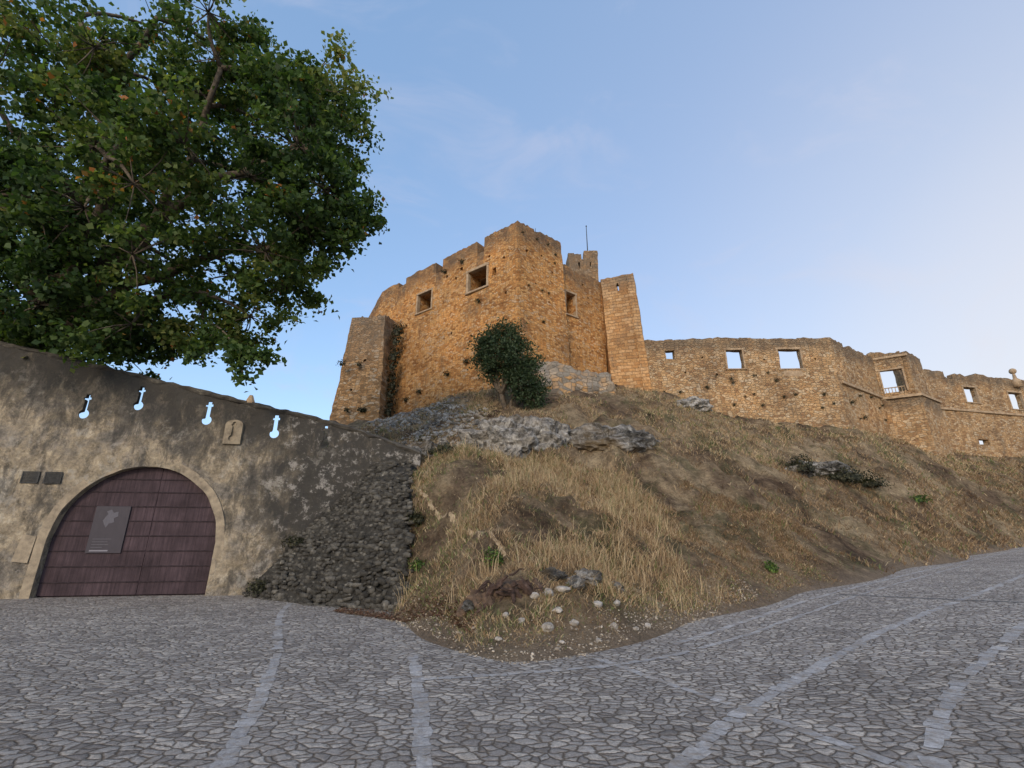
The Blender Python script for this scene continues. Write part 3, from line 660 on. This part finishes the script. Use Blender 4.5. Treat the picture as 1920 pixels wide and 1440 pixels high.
# ------------------------------------------------------------ rocks
def rock(name,c,sc_,seed,mat,sub=4,rotz=0,lab=None,cat='rock',group=None,rough=1.0):
    bm=bmesh.new(); bmesh.ops.create_icosphere(bm,subdivisions=sub,radius=1)
    o=Vector((seed*3.1,seed*1.7,seed*.9)); S=Vector(sc_)
    for v in bm.verts:
        p=v.co.copy(); q=p+o
        f=1+.35*mn.noise(q*1.1)+.22*mn.noise(q*2.6)
        d=mn.voronoi(q*1.8)[0]; f+=.25*(d[1]-d[0])-.05
        P_=Vector((p.x*f*S.x,p.y*f*S.y,p.z*f*S.z))
        if sub>3:
            w_=P_+o; dd=mn.voronoi(w_*1.6)[0]; k=(dd[1]-dd[0]); P_=P_*(1)+p*(.34*min(k,.5)-.1+.14*mn.noise(w_*5)+.08*mn.noise(w_*12))*rough
        v.co=P_
    bmesh.ops.rotate(bm,verts=bm.verts,cent=(0,0,0),matrix=Matrix.Rotation(rotz,3,'Z'))
    me=bpy.data.meshes.new(name); bm.to_mesh(me); bm.free(); me.materials.append(mat)
    ob=link(bpy.data.objects.new(name,me)); ob.location=c
    if lab: tag(ob,lab,cat,group)
    return ob
rock('rock_outcrop',(-.3,21.5,5.6),(2.1,1.6,1.25),3,M_ROCK,5,.1,'pale grey lichen-covered rock outcrop on the grassy slope','rock')
rock('rock_outcrop',(1.7,21.9,5.65),(1.9,1.5,1.2),5,M_ROCK,5,.4,'pale grey lichen-covered rock outcrop on the grassy slope','rock')
rock('rock_outcrop',(4.2,22.6,5.7),(3.0,1.5,1.08),8,M_DROCK,5,.05,'dark overhanging rock ledge with dry grass on top','rock')
rock('rock_outcrop',(-2.4,21.9,5.15),(1.1,1.0,.5),12,M_ROCK,5,.4,'low grey boulder on the grassy slope','rock')
rock('rock_outcrop',(12.2,31.5,10.15),(1.5,1.0,.7),15,M_ROCK,4,.4,'grey boulder near the foot of the curtain wall','rock')
rock('rock_outcrop',(-3.3,18.3,4.25),(1.2,1.2,.8),21,M_DROCK,5,.5,'dark mossy rock at the end of the gate wall','rock')
rock('rock_outcrop',(17,27,hzf(17,27)+.0),(2.6,.7,.5),25,M_DROCK,4,.25,'low dark rocky ledge on the dry slope','rock')
spots=[(.55,8.25,.11),(-.2,8.05,.04),(1.0,8.55,.08),(.15,8.35,.06),(1.35,8.35,.05),(.75,8.05,.04),(1.7,8.85,.06),(2.1,9.05,.05),(.62,9.0,.10),(1.5,9.2,.08),(-.1,8.5,.06),(2.4,9.4,.06),(.38,8.85,.09),(.9,9.2,.10),(1.9,9.5,.06),(.75,8.7,.08)]
for i,(x,y,r) in enumerate(spots):
    z=max(hzf(x,y),float(roadz(x)))
    rock('stone',(x,y,z+r*.2),(r*random.uniform(.9,1.6),r,r*random.uniform(.6,.9)),40+i,M_WHITE,2,random.random()*3,'rough pale limestone lump lying in dirt beside the cobbles','stone','loose limestone lumps at the foot of the slope')
for i,(x,y,r,m_) in enumerate([(.75,9.5,.20,M_DROCK),(-.65,9.05,.16,M_DROCK),(1.4,9.85,.22,M_ROCK),(2.0,10.3,.18,M_DROCK),(1.1,9.45,.16,M_ROCK)]):
    rock('boulder',(x,y,hzf(x,y)-.02),(r*1.3,r,r*.7),70+i,m_,4,random.random()*3,'weathered boulder half buried beside the old stump','rock',None,.3)
def scatter(name,P,rs,mat,flat=.6,stuff=True,seed=1,align=None,jit_=.25):
    bm=bmesh.new(); bmesh.ops.create_icosphere(bm,subdivisions=1,radius=1); bv=np.array([v.co[:] for v in bm.verts]); bf=np.array([[v.index for v in f.verts] for f in bm.faces]); bm.free()
    r=np.random.default_rng(seed); n=len(P)
    if align is not None:
        bv=np.sign(bv)*np.abs(bv)**.6; sc3=np.stack([r.uniform(.9,1.9,n),r.uniform(.6,.9,n),r.uniform(.5,.95,n)],-1)*np.asarray(rs)[:,None]; a=align+r.normal(0,.2,n)
    else:
        sc3=np.stack([r.uniform(.9,1.5,n),r.uniform(.7,1.1,n),r.uniform(.5,.85,n)*flat/.6],-1)*np.asarray(rs)[:,None]; a=r.uniform(0,6.28,n)
    jit=1+r.uniform(-jit_,jit_,(n,len(bv),1)); v=bv[None]*jit*sc3[:,None,:]
    c,s=np.cos(a)[:,None],np.sin(a)[:,None]
    x=v[...,0]*c-v[...,1]*s; y=v[...,0]*s+v[...,1]*c
    z=v[...,2]+v[...,0]*r.normal(0,.15,n)[:,None]
    v=np.stack([x,y,z],-1)+np.asarray(P)[:,None,:]
    f=bf[None]+(np.arange(n)*len(bv))[:,None,None]
    o=mesh_np(name,v.reshape(-1,3),f.reshape(-1,3),mat,{'rnd':np.repeat(r.random(n),len(bv))})
    if stuff: o['kind']='stuff'
    return o
x=rng.uniform(-9.8,-1.4,3800); y=20.5+(33.2-20.5)*rng.random(3800); keep=(np.abs((x+2.6)-(y-24)*-.72)<1.6+1.8*rng.random(3800)); x=x[keep];y=y[keep]
o=scatter('scree',np.c_[x,y,hz(x,y)-.01],rng.uniform(.04,.17,len(x)),M_SCREE,seed=3)
o['label']='pale grey rubble scree on the slope below the tower'; o['category']='scree'
x=np.r_[rng.uniform(-3.2,6,1700)]; yy=np.interp(x,[-3.2,-2.4,-.72,0,1.1,3.7,6],[12,10.96,8.1,7.45,8,10.8,12.8]); y=yy+np.abs(rng.normal(0,.45,1700))-.15
o=scatter('gravel',np.c_[x,y,np.maximum(hz(x,y),roadz(x))+.004],np.abs(rng.normal(0,.010,1700))+.006,M_GRAVEL,seed=4)
o['label']='loose gravel along the dirt edge of the cobbles'; o['category']='gravel'

# rubble buttress
Lp=[Vector(v) for v in [(-8.1,15.6,-.1),(-6.7,15.9,1.7),(-5.5,16.15,3.0),(-4.6,16.45,4.0)]]
Rp=[Vector(v) for v in [(-2.45,12.1,-.1),(-2.75,13.1,1.5),(-3.0,14.2,2.9),(-3.4,16.0,4.05)]]
def cr(P,t):
    t=t*(len(P)-1); i=min(int(t),len(P)-2); return P[i].lerp(P[i+1],t-i)
but=thing('rubble_buttress',(-5.4,14.6,0),'dark dry-stone rubble buttress leaning on the gate wall','buttress')
V=[];F=[];nu,nv=40,24
for i in range(nu+1):
    for j in range(nv+1):
        p=cr(Lp,j/nv).lerp(cr(Rp,j/nv),i/nu); out=Vector((-.4,-.9,0))*(.35*math.sin(math.pi*i/nu)); V.append(p+out*.6+mn.noise_vector(p*2)*.05)
for i in range(nu):
    for j in range(nv): a=i*(nv+1)+j; F.append((a,a+nv+1,a+nv+2,a+1))
o=len(V)
for j in range(nv+1):
    p=V[nu*(nv+1)+j]; V.append(Vector((p.x+.3,p.y+2.0,p.z-.1)))
for j in range(nv): a=nu*(nv+1)+j; F.append((a,o+j,o+j+1,a+1))
adopt(mesh_py('core',V,F,M_RUB,True),but)
P=[];rs=[]
for j in range(50):
    t=j/49; a=cr(Lp,t); b=cr(Rp,t); Ln=(b-a).length; k=int(Ln/.16)+1
    for i in range(k+1):
        f=(i+random.uniform(-.4,.4))/k; f=max(0,f)
        if f>.97: f+=random.uniform(-.02,.035)
        p=a.lerp(b,f)+Vector((-.4,-.9,0))*(.35*math.sin(math.pi*min(f,1)))*.6
        P.append(p+mn.noise_vector(p*1.3)*.10+Vector((random.uniform(-.03,.03),random.uniform(-.025,.05),random.uniform(-.03,.03)))); rs.append(random.uniform(.05,.105))
so=scatter('stones',[tuple(p) for p in P],rs,M_RUB,seed=9,align=math.atan2(-3.5,5.6),jit_=.22); adopt(so,but)

stp=thing('tree_stump',(0,8.9,.5),'gnarled dark tangle of dead roots embedded in the bank','tree stump')
V=[];F=[]; random.seed(11)
for i in range(46):
    x0=random.uniform(-.5,.5); p=Vector((x0,8.98+random.uniform(-.12,.2),.55+.4*(1-abs(x0))+random.uniform(-.3,.12)))
    a=random.choice([-1,1])*random.uniform(.1,1); d=Vector((a,-.15,random.uniform(-.7,.3))); pts_=[p]; r0=random.choice([.012,.02,.03,.05,.06]); rad=[r0]
    nn=random.randint(3,6)
    for k in range(nn):
        d=(d+Vector((random.uniform(-.7,.7),random.uniform(-.3,.25),random.uniform(-.6,.3)))).normalized(); p=p+d*random.uniform(.05,.10); pts_.append(p); rad.append(r0*(1-.75*k/nn)*random.uniform(.8,1.2))
    tube(V,F,pts_,rad,6)
V=[v+mn.noise_vector(v*22)*.012 for v in V]
adopt(mesh_py('roots',V,F,M_STUMP),stp)
M_EARTH=simple_mat('dark_reddish_earth',(.04,.028,.021),(.14,.095,.066),8,.97,.06)
for i,(x,y,r) in enumerate([(0,9.12,.46),(-.45,9.1,.34),(.5,9.2,.36),(.95,9.55,.28)]):
    rock('earth_bank',(x,y,.45),(r*1.2,r*.7,r*1.1),120+i,M_EARTH,4,.2*i,'dark reddish eroded earth around dead roots','earth bank',None,.7)

# ------------------------------------------------------------ foliage
def leaf_obj(name,C,size,mat,rnd,seed=0,up=.3,asp=.42):
    r=np.random.default_rng(seed); n=len(C); C=np.asarray(C)
    nrm=r.normal(size=(n,3)); nrm[:,2]+=up*2; nrm/=np.linalg.norm(nrm,axis=1)[:,None]
    t=np.cross(nrm,r.normal(size=(n,3))); t/=np.linalg.norm(t,axis=1)[:,None]; b=np.cross(nrm,t)
    s=(size*r.uniform(.6,1.4,n))[:,None]
    V=np.stack([C-t*s*.5,C+b*s*asp+nrm*s*.12,C+t*s*.55-nrm*s*.08,C-b*s*asp+nrm*s*.12],1).reshape(-1,3)
    F=np.arange(n*4).reshape(n,4)
    return mesh_np(name,V,F,mat,{'rnd':np.repeat(np.clip(rnd,0,1),4)})
def curve_pts(a,b,sag=.0,n=6,wob=.15):
    a=Vector(a);b=Vector(b);L=(b-a).length; out=[]
    o1=Vector((random.uniform(-1,1),random.uniform(-1,1),random.uniform(-.3,1)))*wob*L
    for i in range(n+1):
        t=i/n; out.append(a.lerp(b,t)+o1*math.sin(math.pi*t)+Vector((0,0,sag*L*math.sin(math.pi*t))))
    return out
random.seed(5)
tree=thing('plane_tree',(-20,18.2,.5),'huge spreading broadleaf tree behind the gate wall','tree')
V=[];F=[]
tbase=Vector((-20,18.2,.2)); fork=Vector((-17.6,16.9,8.9))
tube(V,F,[tbase,tbase.lerp(fork,.35)+Vector((-.2,0,0)),tbase.lerp(fork,.7)+Vector((.15,0,0)),fork],[.75,.58,.5,.46],14)
cen=Vector((-13.5,15.2,15.2)); rad=Vector((8.5,4.4,8.2))
limbs=[]
for tgt in [(-19,14,17),(-16.5,13,20.5),(-13.5,13.2,20.5),(-11,13.6,18.5),(-8.2,14.4,15.5),(-8.5,15.6,12),(-11.5,15,9.9),(-18.5,15,11.5),(-14,17.5,16),(-13,12.4,14),(-15,13,13)]:
    c=curve_pts(fork,tgt,.05,10,.08); c=[p+mn.noise_vector(p*.6)*.45*(i>0) for i,p in enumerate(c)]
    tube(V,F,c,[.27*(1-.8*i/10)+.035 for i in range(11)],9); limbs.append(c)
allp=[p for c in limbs for p in c[2:]]
C=[];RN=[]
nb=0; blobs=[]
while nb<58:
    d=Vector((random.gauss(0,1),random.gauss(0,1),random.gauss(0,1))).normalized()*(random.uniform(.2,1)**.45)*.9
    p=cen+Vector((d.x*rad.x,d.y*rad.y,d.z*rad.z))
    if p.x<-21 : continue
    if any((p-q).length<1.35 for q in blobs): continue
    blobs.append(p); nb+=1
nlow=len(blobs)
blobs+= [Vector(v) for v in [(-17.5,15.6,9.0),(-15,15.8,8.5),(-16.5,15,10.5),(-13,15.9,8.7),(-19,15.2,9.5),(-18,15.6,8.4),(-7,14.8,14),(-6.8,15,12.3),(-11.3,16,8.9),(-9.6,16,9.4),(-14,16,8.0),(-16.2,15.8,7.9),(-8.2,15.6,10.4),(-8.6,13.6,18.2),(-7.4,14,16.4),(-17,14.8,8.8),(-18.2,14.2,10.2),(-6.5,14.9,13.0),(-18,14,15),(-17.5,14,13),(-16.8,13.5,17),(-15.2,13.2,18.2),(-17.6,14.5,11.6)]]
for bi,p in enumerate(blobs):
    q=min(allp,key=lambda a:(a-p).length); c=curve_pts(q,p,.05,5,.12)
    tube(V,F,c,[.085*(1-.7*i/5)+.012 for i in range(6)],6)
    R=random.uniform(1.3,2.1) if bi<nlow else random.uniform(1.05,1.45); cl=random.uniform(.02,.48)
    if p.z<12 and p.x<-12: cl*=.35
    if p.z>16: cl+=.06  # upper clumps get lighter leaf colour, as if lit from above
    for k in range(random.randint(11,14)):
        d=Vector((random.gauss(0,1),random.gauss(0,1),random.gauss(0,.7))).normalized()*R*random.uniform(.5,1.2)
        e=p+d; c2=curve_pts(p,e,-.02,3,.12); tube(V,F,c2,[.028,.02,.014,.006],4)
        n=random.randint(70,120); sg=random.uniform(.20,.36)
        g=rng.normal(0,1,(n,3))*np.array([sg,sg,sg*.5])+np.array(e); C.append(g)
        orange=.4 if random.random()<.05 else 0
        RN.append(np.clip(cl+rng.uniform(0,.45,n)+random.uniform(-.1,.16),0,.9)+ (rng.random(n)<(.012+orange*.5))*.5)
for a,b in [((-11,15.2,9),(-8.9,14.4,7.4)),((-8.9,14.4,7.4),(-7.7,14.3,7.1)),((-9.2,14.5,7.7),(-8.4,14.2,6.4)),((-10,14.8,8.2),(-10.3,14.5,7.2))]:
    c=curve_pts(a,b,.03,6,.06); tube(V,F,c,[.04*(1-.6*i/6)+.006 for i in range(7)],5)
    for t in np.linspace(.3,1,5):
        e=Vector(a).lerp(Vector(b),t); n=50; C.append(rng.normal(0,1,(n,3))*np.array([.22,.22,.12])+np.array(e)); RN.append(rng.uniform(.15,.65,n))
C=np.concatenate(C); RN=np.concatenate(RN)
adopt(mesh_py('trunk',V,F,M_BARK,True),tree)
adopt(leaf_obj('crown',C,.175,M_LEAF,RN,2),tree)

def small_tree(name,base,clumps,lab,leafn,mat,size,seed):
    random.seed(seed); r=np.random.default_rng(seed)
    t=thing(name,base,lab,'tree'); V=[];F=[];C=[];RN=[]
    b=Vector(base); tr0=b+Vector((.15,0,-.2)); tr1=b+Vector((-.25,0,1.1))
    tube(V,F,curve_pts(tr0,tr1,0,4,.06),[.17,.15,.14,.13,.12],8)
    tr2=b+Vector((.35,0,.9)); tube(V,F,curve_pts(tr0,tr2,0,4,.06),[.13,.12,.11,.1,.09],8)
    for q in clumps:
        p=Vector(q[:3]); st=tr1 if q[0]<.2 else tr2
        c=curve_pts(st,p,.0,6,.08); tube(V,F,c,[.08*(1-.8*i/6)+.012 for i in range(7)],6)
        for k in range(int(leafn*q[3]**2)):
            d=Vector((random.gauss(0,1),random.gauss(0,1),random.gauss(0,1))).normalized()*q[3]*random.uniform(.3,1)
            e=p+d; tube(V,F,curve_pts(p,e,0,2,.1),[.02,.012,.005],4)
            n=34; C.append(r.normal(0,1,(n,3))*.17+np.array(e)); RN.append(np.clip(r.uniform(0,.6,n)+random.random()*.35,0,1))
    adopt(mesh_py('trunk',V,F,M_BARK,True),t); adopt(leaf_obj('crown',np.concatenate(C),size,mat,np.concatenate(RN),seed,asp=.3),t)
tb=(-.35,26,hzf(-.35,26))
small_tree('evergreen_shrub_tree',tb,[(-1.6,26,11.6,.85),(-1.1,26,12.6,1.0),(-.2,26,13.0,.95),(.35,26.2,12.3,.9),(-.7,25.7,11.7,1.1),(-1.8,26,12.3,.6),(.1,25.6,11.3,1.0),(.9,25.8,10.5,.95),(.5,25.4,9.8,.85),(1.3,26,9.7,.8),(0,26,10.5,.9),(-1.0,26,10.8,.75),(1.1,26,11.4,.6),(1.2,25.6,9.1,.7)],'dark green evergreen tree with leaning forked trunk on the rocks',58,M_OLIVE,.13,3)

def tuft_mesh(name,r,n,mat,seed,size):
    q=np.random.default_rng(seed); C=q.normal(0,1,(n,3))*np.array([r*.6,r*.35,r*.5])
    o=leaf_obj(name,C,size,mat,q.random(n),seed); me=o.data; bpy.data.objects.remove(o); return me
tm=[tuft_mesh('wall_plant',.3,110,M_DARKW,s,.12) for s in (1,2,3)]
def wplant(p,sc_,k):
    o=bpy.data.objects.new('wall_plant',tm[k%3]); o.location=p; o.scale=sc_; link(o)
    tag(o,'small dark plant rooted in the castle masonry','plant','plants growing in the castle walls')
random.seed(3)
for k in range(11): wplant(Vector((-9.7+.02*k,36.7+random.uniform(-.5,.4),11.2+k*.75)),(1.4,1.0,1.7),k)
for k,(s,z) in enumerate([(4.6,14.0),(6.5,13.4),(11.0,12.2),(9.5,12.6),(7.3,22.4),(5.4,22.6),(3.6,18.6),(1.8,15)]): wplant(LP(s,z,.12),(.8,.8,.7),k)
for k in range(10): wplant(RP(random.uniform(.3,4.2),random.choice([23.2,22.6,21.8,20.5,19,16.5]),.08),(.36,.4,.32),k)
for k in range(18): wplant(W1(random.uniform(1,14.5),random.uniform(11,13.9),.1),[random.uniform(.25,.6)]*3,k)
for k in range(8): wplant(W2(random.uniform(.5,7.5),random.uniform(10.4,12.8),.1),[random.uniform(.3,.65)]*3,k)
for k in range(7): wplant(Vector((random.uniform(-13.6,-10.4),36.0+random.uniform(-.2,.2),random.choice([15,13.2,11.2,10.6]))),[random.uniform(.6,1)]*3,k)

def bush(x,y,r,h,mat,seed,lab,size=.1,n=900,dz=0):
    q=np.random.default_rng(seed); d=q.normal(size=(n,3)); d/=np.linalg.norm(d,axis=1)[:,None]; C=d*(q.random(n)**.4)[:,None]*np.array([r,r*.7,h]); C[:,2]=np.abs(C[:,2]); C+=q.normal(0,.05,C.shape)
    C*= (1+.35*np.sin(C[:,:1]*5+seed))
    o=leaf_obj('bush',C,size,mat,q.random(n),seed); o.location=(x,y,hzf(x,y)+dz); tag(o,lab,'bush')
bush(15.6,26.4,1.3,.75,M_DARKW,1,'low dark scrubby bush beside a rock ledge',n=1500)
bush(18.2,26.7,1.6,.7,M_DARKW,2,'low dark scrubby bush beside a rock ledge',n=1800)
bush(20.6,28.2,1.3,.5,M_DARKW,7,'low dark scrubby bush on the dry slope',n=1200)
bush(-.35,10.0,.25,.25,M_WEED,3,'fresh green weed above the old stump',.045,420)
bush(7.6,15.0,.22,.4,M_WEED,4,'bright green weed at the edge of the slope',.06,400)
bush(23.5,28.5,.6,.5,M_WEED,5,'green weed on the dry slope',.1,500)
bush(-2.6,17.0,.6,.3,M_DARKW,6,'dark weed on the bank',.08,600)
bush(-7.4,15.2,.3,.25,M_DARKW,8,'dark weeds growing over the rubble',.06,400,dz=.6)
bush(-6.6,15.5,.4,.2,M_DARKW,9,'dark weeds growing over the rubble',.06,300,dz=1.5)
bush(-2.55,13.6,.3,.35,M_DARKW,10,'dark weeds along the edge of the rubble',.06,500,dz=.1)
bush(-2.3,12.6,.25,.3,M_WEED,11,'green weeds along the edge of the rubble',.05,400)

def grass(name,x,y,hgt,width,lean,rndv,mat,blades,seed,spread):
    r=np.random.default_rng(seed); n=len(x)
    X=np.repeat(x,blades)+r.normal(0,1,n*blades)*np.repeat(spread,blades); Y=np.repeat(y,blades)+r.normal(0,1,n*blades)*np.repeat(spread,blades)
    Z=hz(X,Y)-.02; H=np.repeat(hgt,blades)*r.uniform(.5,1.25,len(X)); Wd=np.repeat(width,blades)
    a=r.uniform(0,6.28,len(X)); l=a+r.normal(0,1.2,len(X)); ln=lean*r.uniform(.3,1.9,len(X))*H
    B=np.stack([X,Y,Z],-1); s=np.stack([np.cos(a),np.sin(a),0*a],-1)*Wd[:,None]*.5; d=np.stack([np.cos(l),np.sin(l),0*l],-1)
    M=B+d*(ln*.35)[:,None]+np.array([0,0,1])*(H*.6)[:,None]; Tt=B+d*ln[:,None]+np.array([0,0,1])*(H*.95)[:,None]
    V=np.stack([B-s,B+s,M+s*.8,Tt+s*.12,Tt-s*.12,M-s*.8],1).reshape(-1,3)
    k=np.arange(len(X))[:,None]*6; F=np.concatenate([k+np.array([[0,1,2,5]]),k+np.array([[5,2,3,4]])])
    R=np.repeat(np.clip(np.repeat(rndv,blades)+r.uniform(-.2,.2,len(X)),0,1),6)
    o=mesh_np(name,V,F,mat,{'rnd':R}); o['kind']='stuff'; return o
def sample(n,x0,x1,y0,y1,seed,dens=.55,con=1.7):
    r=np.random.default_rng(seed); x=r.uniform(x0,x1,n); y=r.uniform(y0,y1,n)
    z=hz(x,y)-roadz(x); cl=np.array([mn.noise(Vector((a*.4,b*.4,7)))+.5*mn.noise(Vector((a*1.2,b*1.2,3)))+.4*mn.noise(Vector((a*.13,b*.13,1))) for a,b in zip(x,y)])
    ok=(z>.12)&(r.random(n)<np.clip(dens+cl*con,.06,1))
    ok&=~((x<-2.85)&(y<17.2)&(x<-2.5-(y-12.2)*.25))
    ok&=~((x<-3.2)&(y<17.5))
    d=np.hypot(x,y); ok&=(np.abs(x)<1.15*y+3)
    pd=np.min(np.hypot(x[:,None]-pathpts[None,::5,0],y[:,None]-pathpts[None,::5,1]),1); ok&=pd>.06
    ok&=~((np.hypot(x-.0,y-9.0)<.5))
    return x[ok],y[ok],cl[ok],d[ok],z[ok]
x,y,cl,d,z=sample(50000,-4,12,7.5,20,1,.58,1.8)
r=np.random.default_rng(2)
g=np.clip(.46+cl*.45+r.normal(0,.16,len(x)),0,.80); grn=r.random(len(x))<(.07+.22*(z<.6)+.32*(x<-1.0)+.3*np.clip(-cl,0,1)); g[grn]=.93
hg=(.08+.20*np.clip(.5+cl,0,1.2)*r.random(len(x)))*(.45+.55*np.clip(z,0,1))
right=np.clip((x-2-.15*(y-10))/3.5,0,1); hg*=1-.4*right; g[~grn]-=.24*right[~grn]
grass('dry_grass',x,y,hg,.005+.0009*d,.85,np.clip(g,0,1),M_GRASS,6,3,np.full(len(x),.09))
x,y,cl,d,z=sample(84000,-10,62,17,46,4,.62,1.9); r1=np.random.default_rng(1)
ok=~((x<6.9)&(x>.0)&(y>29.2)) ; ok&=~((y>34)&(x<25)&(x>-9)); ok&=~((np.abs((x+2.6)-(y-24)*-.72)<2.2)&(r1.random(len(x))<.6)); x,y,cl,d,z=[q[ok] for q in (x,y,cl,d,z)]
g=np.clip(.44+cl*.55+r.normal(0,.18,len(x)),0,.8); grn=r.random(len(x))<(.10+.3*np.clip(-cl,0,1)); g[grn]=.9
low=(x>7)&(~grn)&(z<5); g[low]*=.6
grass('dry_grass',x,y,.07+.2*r.random(len(x)),.007+.0010*d,.9,g,M_GRASS,4,5,np.full(len(x),.16))
x,y,cl,d,z=sample(2600,-3,5,9.5,20,8,.5,1.2); ok=cl>.0; x,y,cl,d,z=[q[ok] for q in (x,y,cl,d,z)]
grass('tall_straw',x,y,.22+.36*r.random(len(x)),np.full(len(x),.006)+.0005*d,.35,np.clip(.68+r.normal(0,.06,len(x)),0,.8),M_GRASS,5,9,np.full(len(x),.09))
for o in bpy.data.objects:
    if o.name.startswith(('dry_grass','tall_straw')): o['label']='dry straw-coloured grass covering the slope'; o['category']='grass'
x=rng.uniform(-4.2,-.6,2600); y=np.interp(x,[-4.2,-2.2,-.6],[12.4,10.9,8.4])+np.abs(rng.normal(0,.4,2600))-.1
o=leaf_obj('leaf_litter',np.c_[x,y,np.maximum(hz(x,y),roadz(x))+.02],.05,M_LITTER,rng.random(2600),5,up=3); o['kind']='stuff'; o['label']='fallen brown leaves along the bank'; o['category']='leaves'

# ------------------------------------------------------------ sky, sun, camera
w=bpy.data.worlds.new('World'); scene.world=w; w.use_nodes=True; nt=w.node_tree
bg=nt.nodes['Background']; sky=nd(nt,'TexSky',sky_type='NISHITA')
sky.sun_disc=False; EL=math.radians(24); az=math.radians(195)
sky.sun_elevation=EL; sky.sun_rotation=az; sky.air_density=1.0; sky.dust_density=1.0; sky.ozone_density=1.0
tc=nd(nt,'TexCoord'); v=tc.outputs['Generated']
cn=noise(nt,mapping(nt,v,(1.6,3.2,4.2),(.3,.2,0),(0,.7,.4)),2.0,7,.6,.6)
cf=ramp(nt,cn.outputs[0],[(.5,0),(.8,.42)],'EASE')
dt=nd(nt,'VectorMath',operation='DOT_PRODUCT'); nt.links.new(v,dt.inputs[0]); dt.inputs[1].default_value=Vector((.90,.43,.0)).normalized()
hz_=ramp(nt,dt.outputs['Value'],[(-.2,0),(0,0),(.45,.18),(.8,.5),(.93,.78),(1,1)],'B_SPLINE')
hc=ramp(nt,dt.outputs['Value'],[(.5,(.68,.72,.92)),(1,(1.0,.97,.98))],'EASE')
c=mix(nt,1.0,sky.outputs[0],(.90,1.6,2.7),'ADD')
c=mix(nt,cf,c,(4.0,4.2,5.3))
c=mix(nt,hz_,c,mix(nt,1.0,hc,(5.8,5.8,5.8),'MULTIPLY'))
nt.links.new(c,bg.inputs[0]); bg.inputs[1].default_value=.15
sd=bpy.data.lights.new('sun','SUN'); sd.energy=1.8; sd.angle=math.radians(14); sd.color=(1,.82,.62)
so=link(bpy.data.objects.new('sun',sd))
sdir=Vector((math.sin(az)*math.cos(EL),math.cos(az)*math.cos(EL),math.sin(EL)))
so.rotation_euler=sdir.to_track_quat('Z','Y').to_euler(); so.location=sdir*60
cam=bpy.data.cameras.new('camera'); cam.sensor_width=36; cam.lens=16.875; cam.clip_end=3000; cam.clip_start=.05
co=link(bpy.data.objects.new('camera',cam)); co.location=(0,0,1.6); co.rotation_euler=(math.radians(108),0,0)
scene.camera=co
scene.view_settings.view_transform='Standard'; scene.view_settings.look='None'; scene.view_settings.exposure=0
for o in list(bpy.data.objects):
    if '_b' in o: del o['_b']
